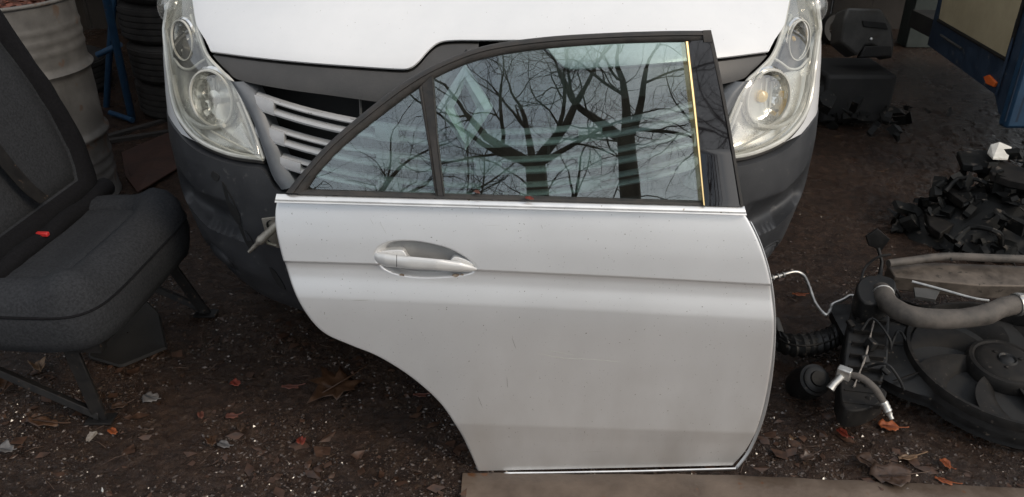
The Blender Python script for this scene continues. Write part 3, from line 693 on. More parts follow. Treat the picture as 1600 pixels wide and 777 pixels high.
# --- bumper
BT = vcurve([(262, 178), (276, 200), (304, 228), (340, 246), (380, 256), (412, 262), (430, 290), (452, 304)], 60)
def ztopb(x):
    xx = -abs(x - CX) + CX
    return float(np.interp(xx, BT[:, 0], BT[:, 2]))
def zbotb(x):
    u = abs(x - CX); return interp(u, [0, .5, .66, .8, .92], [.20, .205, .225, .27, .33])
f0 = PV(346, 402); d_a, d_b, d_c = PV(282, 318), PV(325, 352), PV(372, 372)
def bump_d(x, z):
    d = 0.0
    u = x if x < CX else 2 * CX - x
    # scooped recess above the lower lip
    zl = float(np.interp(u, [d_a[0], d_b[0], d_c[0], d_c[0] + .12], [d_a[2], d_b[2], d_c[2], d_c[2] - .03]))
    t = (z - zl); wdt = interp(u, [d_a[0] - .02, d_a[0] + .02, d_b[0], d_c[0] - .01, d_c[0] + .03], [0, .7, 1, .8, 0])
    if 0 < t < .11: d += .075 * wdt * math.sin(math.pi * min(1, (t / .11) ** .45))
    # fog lamp blank
    r_ = math.hypot((u - f0[0]) * .85, z - f0[2])
    if r_ < .055: d += .010 * (1 if r_ < .047 else (.055 - r_) / .008) - (.016 * max(0, 1 - (r_ / .038) ** 4) if r_ < .038 else 0)
    # low creases
    d += .010 * math.exp(-((z - .31) / .02) ** 2) * (1 if abs(x - CX) < .5 else 0)
    if x < CX: d += .006 * noise.noise(Vector((x * 9, z * 9, 1)))
    return d
bm = M(); g_ = []
uu = np.concatenate([np.linspace(-.9995, -.75, 70), np.linspace(-.745, -.4, 90), np.linspace(-.39, .39, 50), np.linspace(.4, .9995, 110)])
for u in uu:
    row = []
    for t in np.linspace(0, 1, 90):
        x = CX + u * .90; z = ztopb(x) * (1 - t) + zbotb(x) * t
        x = CX + u * Wz(z) ; z = ztopb(x) * (1 - t) + zbotb(x) * t
        row.append((x, S(x, z) - .006 + bump_d(x, z) + (.03 if t == 0 else 0), z))
    row.append((row[-1][0] * .98, row[-1][1] + .08, row[-1][2] + .01)); g_.append(row)
first = [(p[0], p[1] + .5, p[2]) for p in g_[0]]; last = [(p[0], p[1] + .5, p[2]) for p in g_[-1]]
bm.grid([first] + g_ + [last]).build('bumper', MT['bumper'], van, sharp=60)
for f_ in ((lambda p: p), mir):
    ctr = np.array(f0); rp_ = []
    for rr_ in (.050, .037):
        q_ = [f_(np.array([ctr[0] + rr_ * 1.12 * math.cos(a), S(ctr[0] + rr_ * 1.12 * math.cos(a), ctr[2] + rr_ * math.sin(a)) - .004 + bump_d(ctr[0] + rr_ * 1.12 * math.cos(a), ctr[2] + rr_ * math.sin(a)), ctr[2] + rr_ * math.sin(a)])) for a in np.linspace(0, 2 * math.pi, 40)]
        M().tube(q_, .0035, 6, cap=False).build('fog_lamp_blank', MT['bumper'], van)
# broken corner: bare plate, hole and the metal pin sticking out
pl = M(); pl.prism([PV(x, y, -.014) for x, y in ((408, 342), (440, 338), (470, 345), (475, 388), (432, 388), (416, 372))], (0, -1, 0), .006); po = pl.build('bare_plate', MT['bronze'], van, bevel=.002)
hc = PV(424, 352, -.0155); ho = M(); ho.lathe([(.011, -.012), (.0135, -.001), (.0115, .001), (.010, -.006), (.001, -.008)], hc, (0, -1, .15), 20); ho.build('plate_hole', MT['black'], po)
pin = M(); a_ = PV(434, 350, -.02); b_ = PV(405, 378, -.055); c_ = PV(389, 394, -.075)
pin.tube(list(resample([a_, b_], 10)) + [b_ + (c_ - b_) * .15, c_], [.009, .010, .0105, .010, .0112, .0105, .0115, .011, .012, .011, .006, .0045], 12); pin.build('metal_pin', MT['bronze'], van)
pn = M(); pn.tube([PV(432, 384, -.02), PV(418, 380, -.03), PV(412, 372, -.035)], .004, 6); pn.build('bent_wire', MT['bronze'], van)
# dark cracks / tears in the bumper skin
for poly in ([(346, 284), (352, 292), (372, 330), (376, 352), (366, 344), (356, 322)], [(372, 350), (392, 372), (398, 392), (386, 384)], [(420, 418), (430, 425), (446, 452), (434, 446)], [(332, 268), (342, 276), (338, 284), (330, 276)]):
    t_ = M(); t_.prism([PV(x, y, -.0085 + bump_d(*[PV(x, y)[i] for i in (0, 2)])) for x, y in smooth_curve(poly, 20, True)], (0, -1, 0), .003); t_.build('bumper_tear', MT['black'], van)

#PART2
def shard(m_, c, s, asp, rot_=None, seed=0):
    rg = random.Random(seed); a, b_, g2 = (rg.uniform(-3.1, 3.1), rg.gauss(-.2, .7), rg.gauss(0, .7)) if rot_ is None else rot_
    Rm = np.array((Matrix.Rotation(a, 3, 'Z') @ Matrix.Rotation(b_, 3, 'X') @ Matrix.Rotation(g2, 3, 'Y')))
    k = rg.randint(5, 8); an = sorted(rg.uniform(0, 6.28) for _ in range(k))
    out = [np.array([math.cos(q) * s * rg.uniform(.7, 1.1), math.sin(q) * s * asp * rg.uniform(.7, 1.1), 0]) for q in an]; t = s * rg.choice((.08, .15, .5, .8))
    top = [p * .9 + np.array([0, 0, t]) for p in out]; V = [c + Rm @ p for p in out + top]
    m_.add(V, [tuple(range(k))[::-1], tuple(range(k, 2 * k))] + [(i, (i + 1) % k, k + (i + 1) % k, k + i) for i in range(k)])
# ================================================================== VAN SEAT (left)
SF = np.array([.998, -.06, 0.]); SS = np.array([.06, .998, 0.]); Z3 = np.array([0, 0, 1.]); SO = np.array([-1.215, 1.935, 0])
seat = empty('car_seat', SO, 'black fabric van seat standing on bent steel legs at the left', 'seat')
def sellip(a, b, p, n, egg=0):
    r = []
    for q in np.linspace(0, 2 * math.pi, n, endpoint=False):
        c, s_ = math.cos(q), math.sin(q); r.append((a * math.copysign(abs(c) ** (2 / p), c), b * math.copysign(abs(s_) ** (2 / p), s_)))
    return np.array(r)
ol = sellip(.235, .315, 5.5, 120)
def cz(u, v, z): 
    roll = .030 * math.exp(-((u - .15) / .055) ** 2)            # thigh roll at the front edge
    side = .022 * math.exp(-((abs(v) - .25) / .05) ** 2)
    back = -.02 * max(0, -u / .23)
    return z + (roll + side + back if z > .36 else 0)
g_ = []
for ins, z in [(.03, .262), (.006, .27), (0, .30), (-.004, .335), (-.002, .36), (.006, .385), (.022, .402), (.05, .412), (.085, .414), (.108, .409), (.113, .403), (.118, .408), (.15, .413), (.19, .411), (.235, .409)]:
    row = []
    for a, b in ol:
        k = 1 - ins / .235; k2 = 1 - ins / .315
        u, v = a * k, b * k2
        row.append(SO + SF * u + SS * v + Z3 * (cz(u, v, z) + .005 * nz(u, v, 9, 2) + .0025 * nz(u, v, 26, 5)))
    g_.append(row)
M().grid(g_, closed_v=True, cap=True).build('seat_cushion', MT['fabric'], seat, sharp=70)
pp = M(); pts = [SO + SF * (a * 1.002) + SS * (b * 1.002) + Z3 * .372 for a, b in ol]; pp.tube(pts + [pts[0]], .0035, 6, cap=False); pp.build('piping', MT['fabric2'], seat)
# backrest
LB = R(13); BU = Z3 * math.cos(LB) - SF * math.sin(LB); BN = SF * math.cos(LB) + Z3 * math.sin(LB); BO = SO - SF * .10 + SS * .06 + Z3 * .395
HWp = ([0, .05, .12, .22, .36, .5, .66, .73, .76], [.275, .300, .315, .315, .295, .265, .225, .18, .10])
def bk_out(n):
    w_ = np.r_[np.linspace(0, .68, 46), np.linspace(.69, .76, 14)]
    r_ = [(np.interp(a, *HWp), a) for a in w_]; l_ = [(-h, a) for h, a in r_[::-1]]
    return np.array(r_ + l_)
bo = bk_out(0); bc_ = np.array([0, .32])
g_ = []
for s_, dpt in [(.9, -.13), (.97, -.12), (1.0, -.09), (1.01, -.05), (1.0, -.01), (.975, .022), (.93, .040), (.86, .046), (.80, .040), (.76, .024), (.745, .016), (.735, .020), (.6, .022), (.4, .020), (.2, .018), (.02, .018)]:
    g_.append([BO + SS * (bc_[0] + (v - bc_[0]) * s_) + BU * (bc_[1] + (w - bc_[1]) * (s_ if s_ > .7 else s_)) + BN * (dpt + .006 * nz(v * s_, w * s_, 7, 4) + .003 * nz(v * s_, w * s_, 19, 8)) for v, w in bo])
G1 = g_[:10]; G2 = g_[9:]
M().grid(G1, closed_v=True).build('backrest_bolster', MT['fabric2'], seat, sharp=70)
M().grid(G2, closed_v=True, cap=False).build('backrest', MT['fabric'], seat, sharp=70)
M().grid([g_[0], [BO + BU * .32 + BN * -.13] * len(bo)], closed_v=True).build('backrest_shell', MT['blackmetal'], seat)
# folded cloth between backrest and cushion
M().tube([BO + SS * v + BN * .03 + Z3 * (.012 + .004 * math.sin(v * 30)) for v in np.linspace(-.30, .30, 20)], .03, 12).build('rear_roll', MT['fabric2'], seat)
# belt, buckle, release tab
def strap(pts, wdir, w, th=.0015):
    m_ = M(); g2 = []
    for p in pts: p = np.array(p); g2.append([p - wdir * w / 2, p + wdir * w / 2])
    return m_.grid(g2)
bs0 = [BO + SS * a + BU * b + BN * c for a, b, c in ((-.02, .60, .035), (-.05, .45, .045), (-.06, .30, .05), (-.03, .16, .055), (.0, .10, .06))]
bt = M(); q = smooth_curve(bs0, 24); wd = SS
bt.grid([[p - wd * .023 + BN * .001, p + wd * .023 + BN * .001, p + wd * .023 - BN * .001, p - wd * .023 - BN * .001] for p in q], closed_v=True).build('seat_belt', MT['blackmetal'], seat)
bq = at_y(22, 312, 2.0); 
bb = M(); bb.tube(smooth_curve([at_y(-8, 322, 1.98), at_y(14, 308, 1.99), at_y(30, 306, 2.0), at_y(32, 314, 2.0)], 16), .008, 8); bo_ = bb.build('belt_guide', MT['plast2'], seat)
tg = M(); tg.prism([at_y(a, b, 1.99) for a, b in smooth_curve([(12, 322), (26, 322), (28, 338), (20, 342), (13, 336)], 20, True)], (0, -1, 0), .004); tg.build('belt_tongue', MT['alu'], bo_)
th_ = M(); th_.prism([at_y(a, b, 1.985) for a, b in ((16, 327), (23, 327), (23, 331), (16, 331))], (0, -1, 0), .004); th_.build('tongue_slot', MT['black'], bo_)
rt = M(); c = G(66, 366, .435); rt.box(c, (.035, .014, .012), rot=np.stack([SF, SS, Z3], 1)); rt.build('release_tab', MT['red'], seat, bevel=.003)
# legs
def flatbar(m_, a, b, w, t, wdir):
    a, b = np.array(a, float), np.array(b, float); wdir = np.array(wdir, float) / np.linalg.norm(wdir); d = b - a; d /= np.linalg.norm(d); n_ = np.cross(d, wdir)
    g2 = [[p + wdir * w / 2 + n_ * t / 2, p + wdir * w / 2 - n_ * t / 2, p - wdir * w / 2 - n_ * t / 2, p - wdir * w / 2 + n_ * t / 2] for p in (a, b)]
    m_.grid(g2, closed_v=True, cap=True)
f1 = G(158, 655, .006); f2 = G(322, 490, .006)
for foot, top1, top2 in ((f1, SO + SF * .10 - SS * .24 + Z3 * .27, None), (f2, SO + SF * .12 + SS * .24 + Z3 * .27, None)):
    lg = M(); flatbar(lg, foot, top1, .035, .012, SF + SS * .2); lg.build('leg', MT['blackmetal'], seat, bevel=.002)
    lg = M(); flatbar(lg, foot + np.array([-.0, 0, .012]), np.array([foot[0] - .42, foot[1] + .07, .20]), .022, .022, (0, .3, 1)); lg.build('brace', MT['blackmetal'], seat, bevel=.002)
    ft = M(); ft.box(foot + np.array([.0, 0, .0]), (.07, .045, .006)); ft.build('foot_plate', MT['blackmetal'], seat, bevel=.001)
fr2 = M()
for v in (-.25, .25): flatbar(fr2, SO - SF * .2 + SS * v + Z3 * .255, SO + SF * .2 + SS * v + Z3 * .255, .03, .03, (0, 0, 1))
for u in (-.18, .17): flatbar(fr2, SO + SF * u - SS * .25 + Z3 * .25, SO + SF * u + SS * .25 + Z3 * .25, .03, .03, (0, 0, 1))
fr2.build('seat_frame', MT['blackmetal'], seat)
# dark moulded liner lying under the seat
ln = M(); P = [G(160, 480, .05), G(228, 470, .06), G(250, 490, .04), G(262, 545, .005), G(190, 575, .005), G(140, 560, .02)]
P2 = resample(P + [P[0]], 61)[:-1]; cc = np.mean(P2, 0)
g_ = [P2 + np.array([-.02, .03, -.012]), P2, P2 + (cc - P2) * .04 + np.array([0, -.004, .008]), P2 + (cc - P2) * .15 + np.array([0, .002, .002]), P2 + (cc - P2) * .6 + np.array([0, .006, -.002]), P2 + (cc - P2) * .98]
tag(ln.grid(g_, closed_v=True).build('plastic_liner', MT['liner']), 'dark grey plastic liner lying under the black van seat', 'plastic liner')

# ================================================================== OIL DRUM
DC = np.array([-1.975, 3.13, 0]); dr = empty('oil_drum', DC, 'worn grey steel drum full of dead leaves behind the black seat', 'drum')
prof_ = [(.0, .012), (.265, .012), (.28, .0), (.288, .006), (.286, .02)]
for z in np.linspace(.04, .78, 75):
    r_ = .283
    for zr in (.275, .54): r_ += .016 * math.exp(-((z - zr) / .012) ** 2)
    for zr in (.10, .14, .18, .62, .66, .70): r_ += .004 * math.exp(-((z - zr) / .009) ** 2)
    prof_.append((r_, z))
prof_ = [(a, b * 1.045) for a, b in prof_] + [(.284, .825), (.272, .83), (.27, .76)]
dm = M(); rows_ = []
for r_, z in prof_:
    rows_.append([(DC[0] + (r_ - .004 * abs(nz(math.cos(a) * 2, z * 3 + math.sin(a), 2, 3)) - .012 * math.exp(-((z - .4) / .07) ** 2 - ((a - 4.9) / .25) ** 2)) * math.cos(a), DC[1] + (r_ - .004 * abs(nz(math.cos(a) * 2, z * 3, 2, 3))) * math.sin(a), z) for a in np.linspace(0, 2 * math.pi, 120, endpoint=False)])
dm.grid(rows_, closed_v=True).build('drum_body', MT['drum'], dr, sharp=50)
rm = M(); rm.tube([(DC[0] + .286 * math.cos(a), DC[1] + .286 * math.sin(a), .83) for a in np.linspace(0, 2 * math.pi, 80)], .0075, 10, cap=False); rm.build('rim', MT['drum'], dr)
# what fills it: one bed of wet leaves, sticks and rust
lb = M(); lb.grid([[(DC[0] + r_ * math.cos(a), DC[1] + r_ * math.sin(a), .79 + .012 * nz(r_ * math.cos(a), r_ * math.sin(a), 12, 3)) for a in np.linspace(0, 2 * math.pi, 40, endpoint=False)] for r_ in np.linspace(.27, .001, 14)], closed_v=True)
for k in range(420):
    a = random.uniform(0, 6.28); r_ = .26 * math.sqrt(random.random()); c = np.array([DC[0] + r_ * math.cos(a), DC[1] + r_ * math.sin(a), .803 + random.random() * .014]); s_ = random.uniform(.008, .022); q = random.uniform(0, 6.28)
    e1 = np.array([math.cos(q), math.sin(q), random.uniform(-.4, .4)]); e2 = np.array([-math.sin(q), math.cos(q), random.uniform(-.4, .4)])
    lb.add([c - e1 * s_, c + e2 * s_ * .6, c + e1 * s_, c - e2 * s_ * .6], [(0, 1, 2, 3)])
tag(lb.build('dead_leaves', mat('rusty dead leaves', (.035, .018, .012), (.16, .05, .028), rough=.35, rough2=.8, scale=16), sharp=0), 'wet reddish dead leaves and sticks filling the grey drum', 'leaves', kind='stuff')

# ================================================================== TYRES
def tyre(c, label, tilt=0, axis=(0, 0, 1), rr=.31):
    h_ = .098; pr = [(.19 / .31 * rr, -.09), (.24 / .31 * rr, -.102), (.275 / .31 * rr, -.1), (.30 / .31 * rr, -.085)]
    for k in range(5):
        z = -.07 + k * .031; pr += [(rr, z), (rr, z + .022), (rr - .008, z + .024), (rr - .008, z + .029)]
    pr += [(.30 / .31 * rr, .085), (.275 / .31 * rr, .1), (.24 / .31 * rr, .102), (.19 / .31 * rr, .09)]
    ax = np.array(axis, float); ax = ax + np.array([tilt, tilt * .5, 0]); 
    t = empty('tyre', c, label, 'tyre', 'old tyres stacked behind the van')
    M().lathe(pr, c, ax, 56).build('tread', MT['tyre'], t, sharp=30)
    ins = M().lathe([(.19 / .31 * rr, -.09), (.2 / .31 * rr, -.06), (.27 / .31 * rr, -.05), (.27 / .31 * rr, .05), (.2 / .31 * rr, .06), (.19 / .31 * rr, .09)], c, ax, 40); ins.build('inner_wall', MT['black'], t)
names = ['bottom tyre of the stack between the blue rack and the van headlight', 'second tyre from the bottom in the stack behind the left headlight', 'middle tyre of the stack behind the blue rack', 'second tyre from the top in the dark stack by the van', 'top tyre of the stack behind the blue rack and van']
for k in range(5): tyre(np.array([-1.75 + .012 * math.sin(k * 2.3), 4.36 + .01 * math.cos(k * 3), .105 + k * .203]), names[k], tilt=.012 * math.sin(k * 5))
tyre(np.array([-2.72, 4.7, .105]), 'dusty tyre lying flat on the ground left of the blue rack'); 

# blue rack
rk = empty('metal_rack', G(205, 188), 'blue tubular metal rack standing between the grey drum and the tyres', 'rack')
def rtube(name, pts, r_): M().tube(pts, r_, 12).build(name, MT['blue'], rk)
a = G(207, 188)
rtube('upright', [a, at_y(186, 92, 4.02), at_y(164, -12, 3.9), at_y(150, -90, 3.8)], .019)
rtube('upright', [G(160, 172, .0) + np.array([.0, .05, 0]), at_y(170, 100, 4.25), at_y(178, -10, 4.2), at_y(184, -100, 4.2)], .017)
rtube('cross_tube', [at_y(152, 86, 4.0), at_y(187, 70, 4.0)], .015); rtube('cross_tube', [G(172, 176, .03), G(207, 188, .03)], .014); rtube('cross_tube', [at_y(188, 70, 4.0), at_y(172, 60, 4.3)], .012)
# rusty sheet and bits behind
rs = M(); P = [G(x, y, .012 + .02 * (k % 2)) for k, (x, y) in enumerate(((190, 238), (268, 205), (278, 262), (215, 300), (196, 275)))]
rs.prism(P, (0, 0, 1), .006); tag(rs.build('rusty_sheet', MT['rsheet'], smooth=False), 'rusty brown metal sheet on the ground between drum and van bumper', 'metal sheet')
for k, (x, y, l, a_) in enumerate(((232, 196, .5, .9), (214, 214, .4, .5))):
    c = G(x, y, .012); d = np.array([math.cos(a_), math.sin(a_), 0]); b = M(); flatbar(b, c - d * l / 2, c + d * l / 2, .035, .02, (-d[1], d[0], 0)); tag(b.build('wooden_batten', MT['wallm'], bevel=.002), ['dark wooden batten lying nearest the tyre stack', 'dark wooden batten lying beside the rusty sheet'][k], 'batten')

# ================================================================== RADIATOR AND FAN PACK (right)
LR = R(6); RP0 = G(1560, 674, .085); RN = np.array([0, -math.sin(LR), math.cos(LR)]); RX = np.array([1., 0, 0]); RY = np.cross(RN, RX)
def PR(px, py, c=0): return on_plane(px, py, RP0 + RN * c, RN)
rad = empty('radiator_pack', G(1480, 640), 'black radiator and fan pack with thick rubber hose lying on the ground at the right', 'radiator')
RC = PR(1572, 566, .010); RR = .94 * abs(PR(1420, 566, .010)[0] - RC[0])
def rp(r_, a, c=0): return RC + RX * r_ * math.cos(a) + RY * r_ * math.sin(a) + RN * c
# fan ring, as an ellipse in its own plane fitted so it really is round
M().lathe([(RR * 1.03, -.03), (RR * 1.04, .0), (RR * 1.02, .012), (RR * .985, .012), (RR * .97, 0), (RR * .97, -.05)], RC, RN, 72, ref=RX).build('fan_ring', MT['plast2'], rad)
# shroud plate between ring and its outer frame
x_l, x_r = -(RC[0] - PR(1345, 560)[0]), RR * 1.25; y_t = float(np.dot(PR(1500, 446, .05) - RC, RY)); y_b = -RR * 1.045
g_ = []
for a in np.linspace(0, 2 * math.pi, 121):
    c_, s_ = math.cos(a), math.sin(a)
    lim = min((x_r / c_ if c_ > 1e-6 else (x_l / c_ if c_ < -1e-6 else 9)), (y_t / s_ if s_ > 1e-6 else (y_b / s_ if s_ < -1e-6 else 9)))
    low = min(1, max(0, -s_ * 2.2 + .15)) if c_ < .9 else 0
    lim = max(lim * (1 - low) + RR * 1.05 * low, RR * 1.035)
    g_.append([rp(RR * 1.03 + (lim - RR * 1.03) * t, a, -.004 - .028 * t ** .7 + (.010 if False else 0)) for t in (0, .04, .3, .6, .9, 1)] + [rp(lim, a, -.05)])
shroud_rows = list(g_)
M().grid(g_).build('fan_shroud', MT['plast'], rad, sharp=30)
# ribs and stays
for a0, r0_, r1_ in ((math.pi * .78, 1.05, 1.42), (math.pi * .90, 1.05, 1.3), (math.pi * .66, 1.05, 1.35), (math.pi * 1.05, 1.05, 1.3)):
    b = M(); flatbar(b, rp(RR * r0_, a0, .0), rp(RR * r1_, a0, -.022), .006, .016, RX); b.build('shroud_rib', MT['plast2'], rad)
# fan
fan = M().lathe([(.001, .022), (.06, .022), (.072, .019), (.078, .013), (.084, .017), (.092, .015), (.098, .006), (.098, -.02)], RC + RN * -.012, RN, 56, ref=RX).build('fan_hub', MT['plast2'], rad)
M().lathe([(.026, .0215), (.022, .027), (.018, .0225), (.012, .026), (.001, .027)], RC - RN * .012, RN, 24).build('hub_boss', MT['plast'], fan)
for k in range(3): M().lathe([(.006, .022), (.005, .026), (.001, .027)], RC - RN * .012 + RX * .036 * math.cos(k * 2.1) + RY * .036 * math.sin(k * 2.1), RN, 10).build('rivet', MT['plast2'], fan)
nbl = 7
for k in range(nbl):
    a0 = k * 2 * math.pi / nbl + .35; g_ = []
    for t in np.linspace(0, 1, 12):
        r_ = .094 + (RR * .945 - .094) * t; sw = .42 * t ** 1.4; wd_ = .50 + .20 * t - .05 * t * t
        g_.append([rp(r_, a0 + sw + wd_ * (u - .5), -.022 + (.018 - .05 * u) * (1 - .3 * t) + .010 * math.sin(math.pi * u)) for u in np.linspace(0, 1, 8)])
    g2 = g_ + [[p - RN * .004 for p in r_] for r_ in g_[::-1]]
    M().grid(g2, closed_u=True).build('fan_blade', MT['plast2'], rad, sharp=60)
# motor stays behind and dark core
core = M(); cs = [RC + (p - RC) * .985 - RN * .034 - RN * np.dot(p - RC, RN) for p in [q_[-2] for q_ in shroud_rows[:-1]][::4]]; core.prism(cs, RN, .035); core.build('radiator_core', MT['black'], rad, smooth=False)
# end tank on the left
et = M(); P = [PR(x, y, .03) for x, y in ((1340, 452), (1372, 440), (1392, 470), (1388, 560), (1372, 622), (1322, 626), (1312, 610), (1318, 560), (1326, 500))]
et.prism(P, RN, .075); et.build('end_tank', MT['plast'], rad, bevel=.006)
for k in range(9):
    t = k / 8; b = M(); q0 = PR(1328 + (1340 - 1328) * (1 - t) - 12 * t, 480 + 150 * t, .036); q1 = PR(1386 - 12 * t, 486 + 150 * t, .036); flatbar(b, q0, q1, .005, .012, RY); b.build('tank_rib', MT['plast2'], rad)
b = M(); b.tube([PR(x, y, .045) for x, y in resample([(1366, 500), (1352, 560), (1334, 605)], 12)], [.0016 + .0014 * (k % 2) for k in range(12)], 6); b.build('white_weld_line', MT['pale'], rad)
b = M(); P = [PR(x, y, .04) for x, y in smooth_curve([(1315, 588), (1345, 600), (1380, 606), (1384, 622), (1350, 640), (1318, 636)], 24, True)]; b.prism(P, RN, .06); b.build('lower_bracket', MT['plast2'], rad, bevel=.004)
# top beam and long pipe
b = M(); P = [PR(x, y, .05) for x, y in ((1386, 414), (1460, 410), (1620, 416), (1620, 447), (1530, 446), (1450, 438), (1398, 432))]; b.prism(P, RN, .05); b.build('top_beam', MT['beam'], rad, bevel=.004)
b = M(); b.tube([PR(x, y, .085) for x, y in smooth_curve([(1388, 412), (1420, 408), (1455, 403), (1485, 401), (1540, 403), (1630, 406)], 24)], .0125, 12); b.build('long_pipe', MT['hose'], rad)
b = M(); b.tube([PR(x, y, .085) for x, y in ((1483, 394), (1487, 408))], .003, 8); b.build('cable_tie', MT['black'], rad)
b = M(); b.tube([PR(x, y, .06) for x, y in smooth_curve([(1425, 440), (1470, 452), (1520, 466), (1545, 470)], 14)], .004, 8); b.build('thin_stay', MT['alu'], rad)
b = M(); P = [PR(x, y, .055) for x, y in ((1428, 449), (1470, 452), (1462, 468), (1430, 463))]; b.prism(P, RN, .01); b.build('label_plate', MT['greyc'], rad, bevel=.001)
b = M(); P = [PR(x, y, .10) for x, y in smooth_curve([(1338, 448), (1350, 432), (1380, 430), (1400, 440), (1396, 462), (1372, 474), (1346, 470)], 28, True)]; b.prism(P, RN, .07); b.build('hose_neck', MT['plast'], rad, bevel=.006)
# thick hose
HPts = smooth_curve([PR(1376, 455, .085), PR(1390, 476, .105), PR(1425, 494, .115), PR(1480, 499, .115), PR(1535, 493, .12), PR(1572, 479, .125), PR(1612, 474, .125), PR(1640, 480, .11)], 60)
ho = M(); ho.tube(HPts, [.0275 + .002 * nz(i * .21, 2, 1, 1) for i in range(60)], 22); hob = ho.build('rubber_hose', MT['hose'], rad)
def ring(c, d, r_, w, m_, nm, par):
    d = np.array(d) / np.linalg.norm(d); M().lathe([(r_ - .003, -w / 2), (r_, -w / 2), (r_ + .0015, 0), (r_, w / 2), (r_ - .003, w / 2)], c, d, 28).build(nm, m_, par)
ring(HPts[3], HPts[4] - HPts[2], .030, .004, MT['alu'], 'hose_clamp', hob); ring(HPts[49], HPts[50] - HPts[48], .031, .020, MT['alu'], 'hose_clamp', hob)
b = M(); b.box(HPts[49] + RN * .03 - RY * .0, (.02, .012, .008)); b.build('clamp_screw', MT['alu'], hob, bevel=.001)
# small broken bracket sticking up
b = M(); b.prism([at_y(x, y, 2.28) for x, y in ((1354, 370), (1372, 358), (1391, 374), (1378, 392), (1358, 384))], (0, -1, .2), .012); b.tube([at_y(1372, 388, 2.28), at_y(1378, 410, 2.25), at_y(1374, 436, 2.2)], [.006, .005, .008], 8); b.build('broken_bracket', MT['plast'], rad, bevel=.001)
rgc = random.Random(12)
for k in range(14):
    p = np.array([rgc.uniform(1318, 1398), rgc.uniform(445, 640)]); c = PR(p[0], p[1], rgc.uniform(.02, .06)); b = M()
    if k % 3: b.box(c, (rgc.uniform(.012, .04), rgc.uniform(.01, .03), rgc.uniform(.01, .03)), rot=np.array(Matrix.Rotation(rgc.uniform(0, 3), 3, (rgc.random(), rgc.random(), 1)))); b.build('plastic_clip', MT['plast' if k % 2 else 'plast2'], rad, bevel=.003)
    else: b.tube(smooth_curve([c, c + np.array([.03, rgc.uniform(-.04, .04), .03]), c + np.array([.06, rgc.uniform(-.05, .05), .0]), c + np.array([rgc.uniform(.05, .12), rgc.uniform(-.09, .02), -.03])], 14), .0035, 7); b.build('loose_wire', MT['plast'], rad)
b = M(); b.tube(smooth_curve([at_y(1345, 440, 2.15), at_y(1352, 418, 2.2), at_y(1372, 402, 2.2), at_y(1392, 398, 2.2)], 16), .004, 8); b.build('wiring', MT['black'], rad)
# small hose with bright fittings
sh_ = smooth_curve([PR(1326, 586, .10), PR(1345, 590, .11), PR(1366, 606, .10), PR(1380, 628, .07), PR(1390, 648, .045)], 30)
so = M().tube(sh_[:24], .0085, 12).build('small_hose', MT['hose'], rad)
M().tube(sh_[22:], [.0095, .011, .0095, .011, .0095, .011, .008, .008], 12).build('crimp_fitting', MT['alu'], so)
M().tube([sh_[-1], sh_[-1] + (sh_[-1] - sh_[-3]) * 1.1], .006, 10).build('pipe_stub', MT['alu'], so)
b = M(); c = PR(1319, 583, .11); b.box(c, (.034, .022, .03), rot=np.array([[.8, -.6, 0], [.6, .8, 0], [0, 0, 1]]).T); b.build('alloy_block', MT['alu'], so, bevel=.003)
b = M(); b.tube([PR(1315, 588, .105), PR(1303, 600, .09), PR(1297, 608, .08)], [.0095, .009, .011], 12); b.build('alloy_elbow', MT['alu'], so, bevel=.0)
# thin bent aluminium pipe
ap = smooth_curve([G(1186, 440, .19), G(1212, 433, .19), G(1228, 428, .19), G(1244, 425, .19), G(1256, 431, .18), G(1264, 447, .17), G(1274, 474, .15), G(1290, 492, .14), G(1297, 484, .14), G(1300, 476, .14), G(1318, 468, .15), G(1328, 462, .16), G(1342, 464, .16)], 70)
al = M().tube(ap, .0052, 10).build('bent_pipe', MT['alu'], rad)
for k in (7, 10, 13): ring(ap[k], ap[k + 1] - ap[k], .0088, .006, MT['alu'], 'pipe_crimp', al)

# ribbed intake duct and round filler beside the door
du = empty('ribbed_duct', G(1260, 560), 'black ribbed plastic air duct lying between the door edge and the radiator', 'air duct')
b = M(); rows_ = []
cv = smooth_curve([G(1205, 524, .05), G(1222, 536, .06), G(1250, 540, .07), G(1285, 534, .07), G(1312, 520, .06)], 36)
for i, c in enumerate(cv):
    r_ = .036 + .004 * math.sin(i * 1.9); rows_.append([c + np.array([.0, math.cos(q) * r_ * 1.1, math.sin(q) * r_ * .8]) for q in np.linspace(0, 2 * math.pi, 20, endpoint=False)])
M().grid(rows_, closed_v=True, cap=True).build('duct_body', MT['plast'], du)
for k in range(4):
    M().tube([c + np.array([0, -.030 + k * .018, .026 - abs(k - 1.5) * .004]) for c in cv], .003, 6).build('duct_rib', MT['plast2'], du)
b = M(); b.tube([G(1212, 500, .06), G(1216, 518, .055), G(1213, 540, .05)], [.012, .016, .010], 14); b.build('wire_gauze', MT['greyc'], du)
cn = empty('round_housing', G(1262, 610), 'round black plastic pump housing under the ribbed air duct', 'pump housing')
c = G(1262, 598, .05); M().lathe([(.001, .06), (.030, .06), (.036, .055), (.036, .048), (.043, .044), (.046, .02), (.046, -.04), (.03, -.045)], c, (.1, -.55, .6), 32).build('housing_body', MT['plast'], cn)
M().lathe([(.022, .060), (.02, .066), (.001, .067)], c, (.1, -.55, .6), 24).build('housing_cap', MT['plast2'], cn)

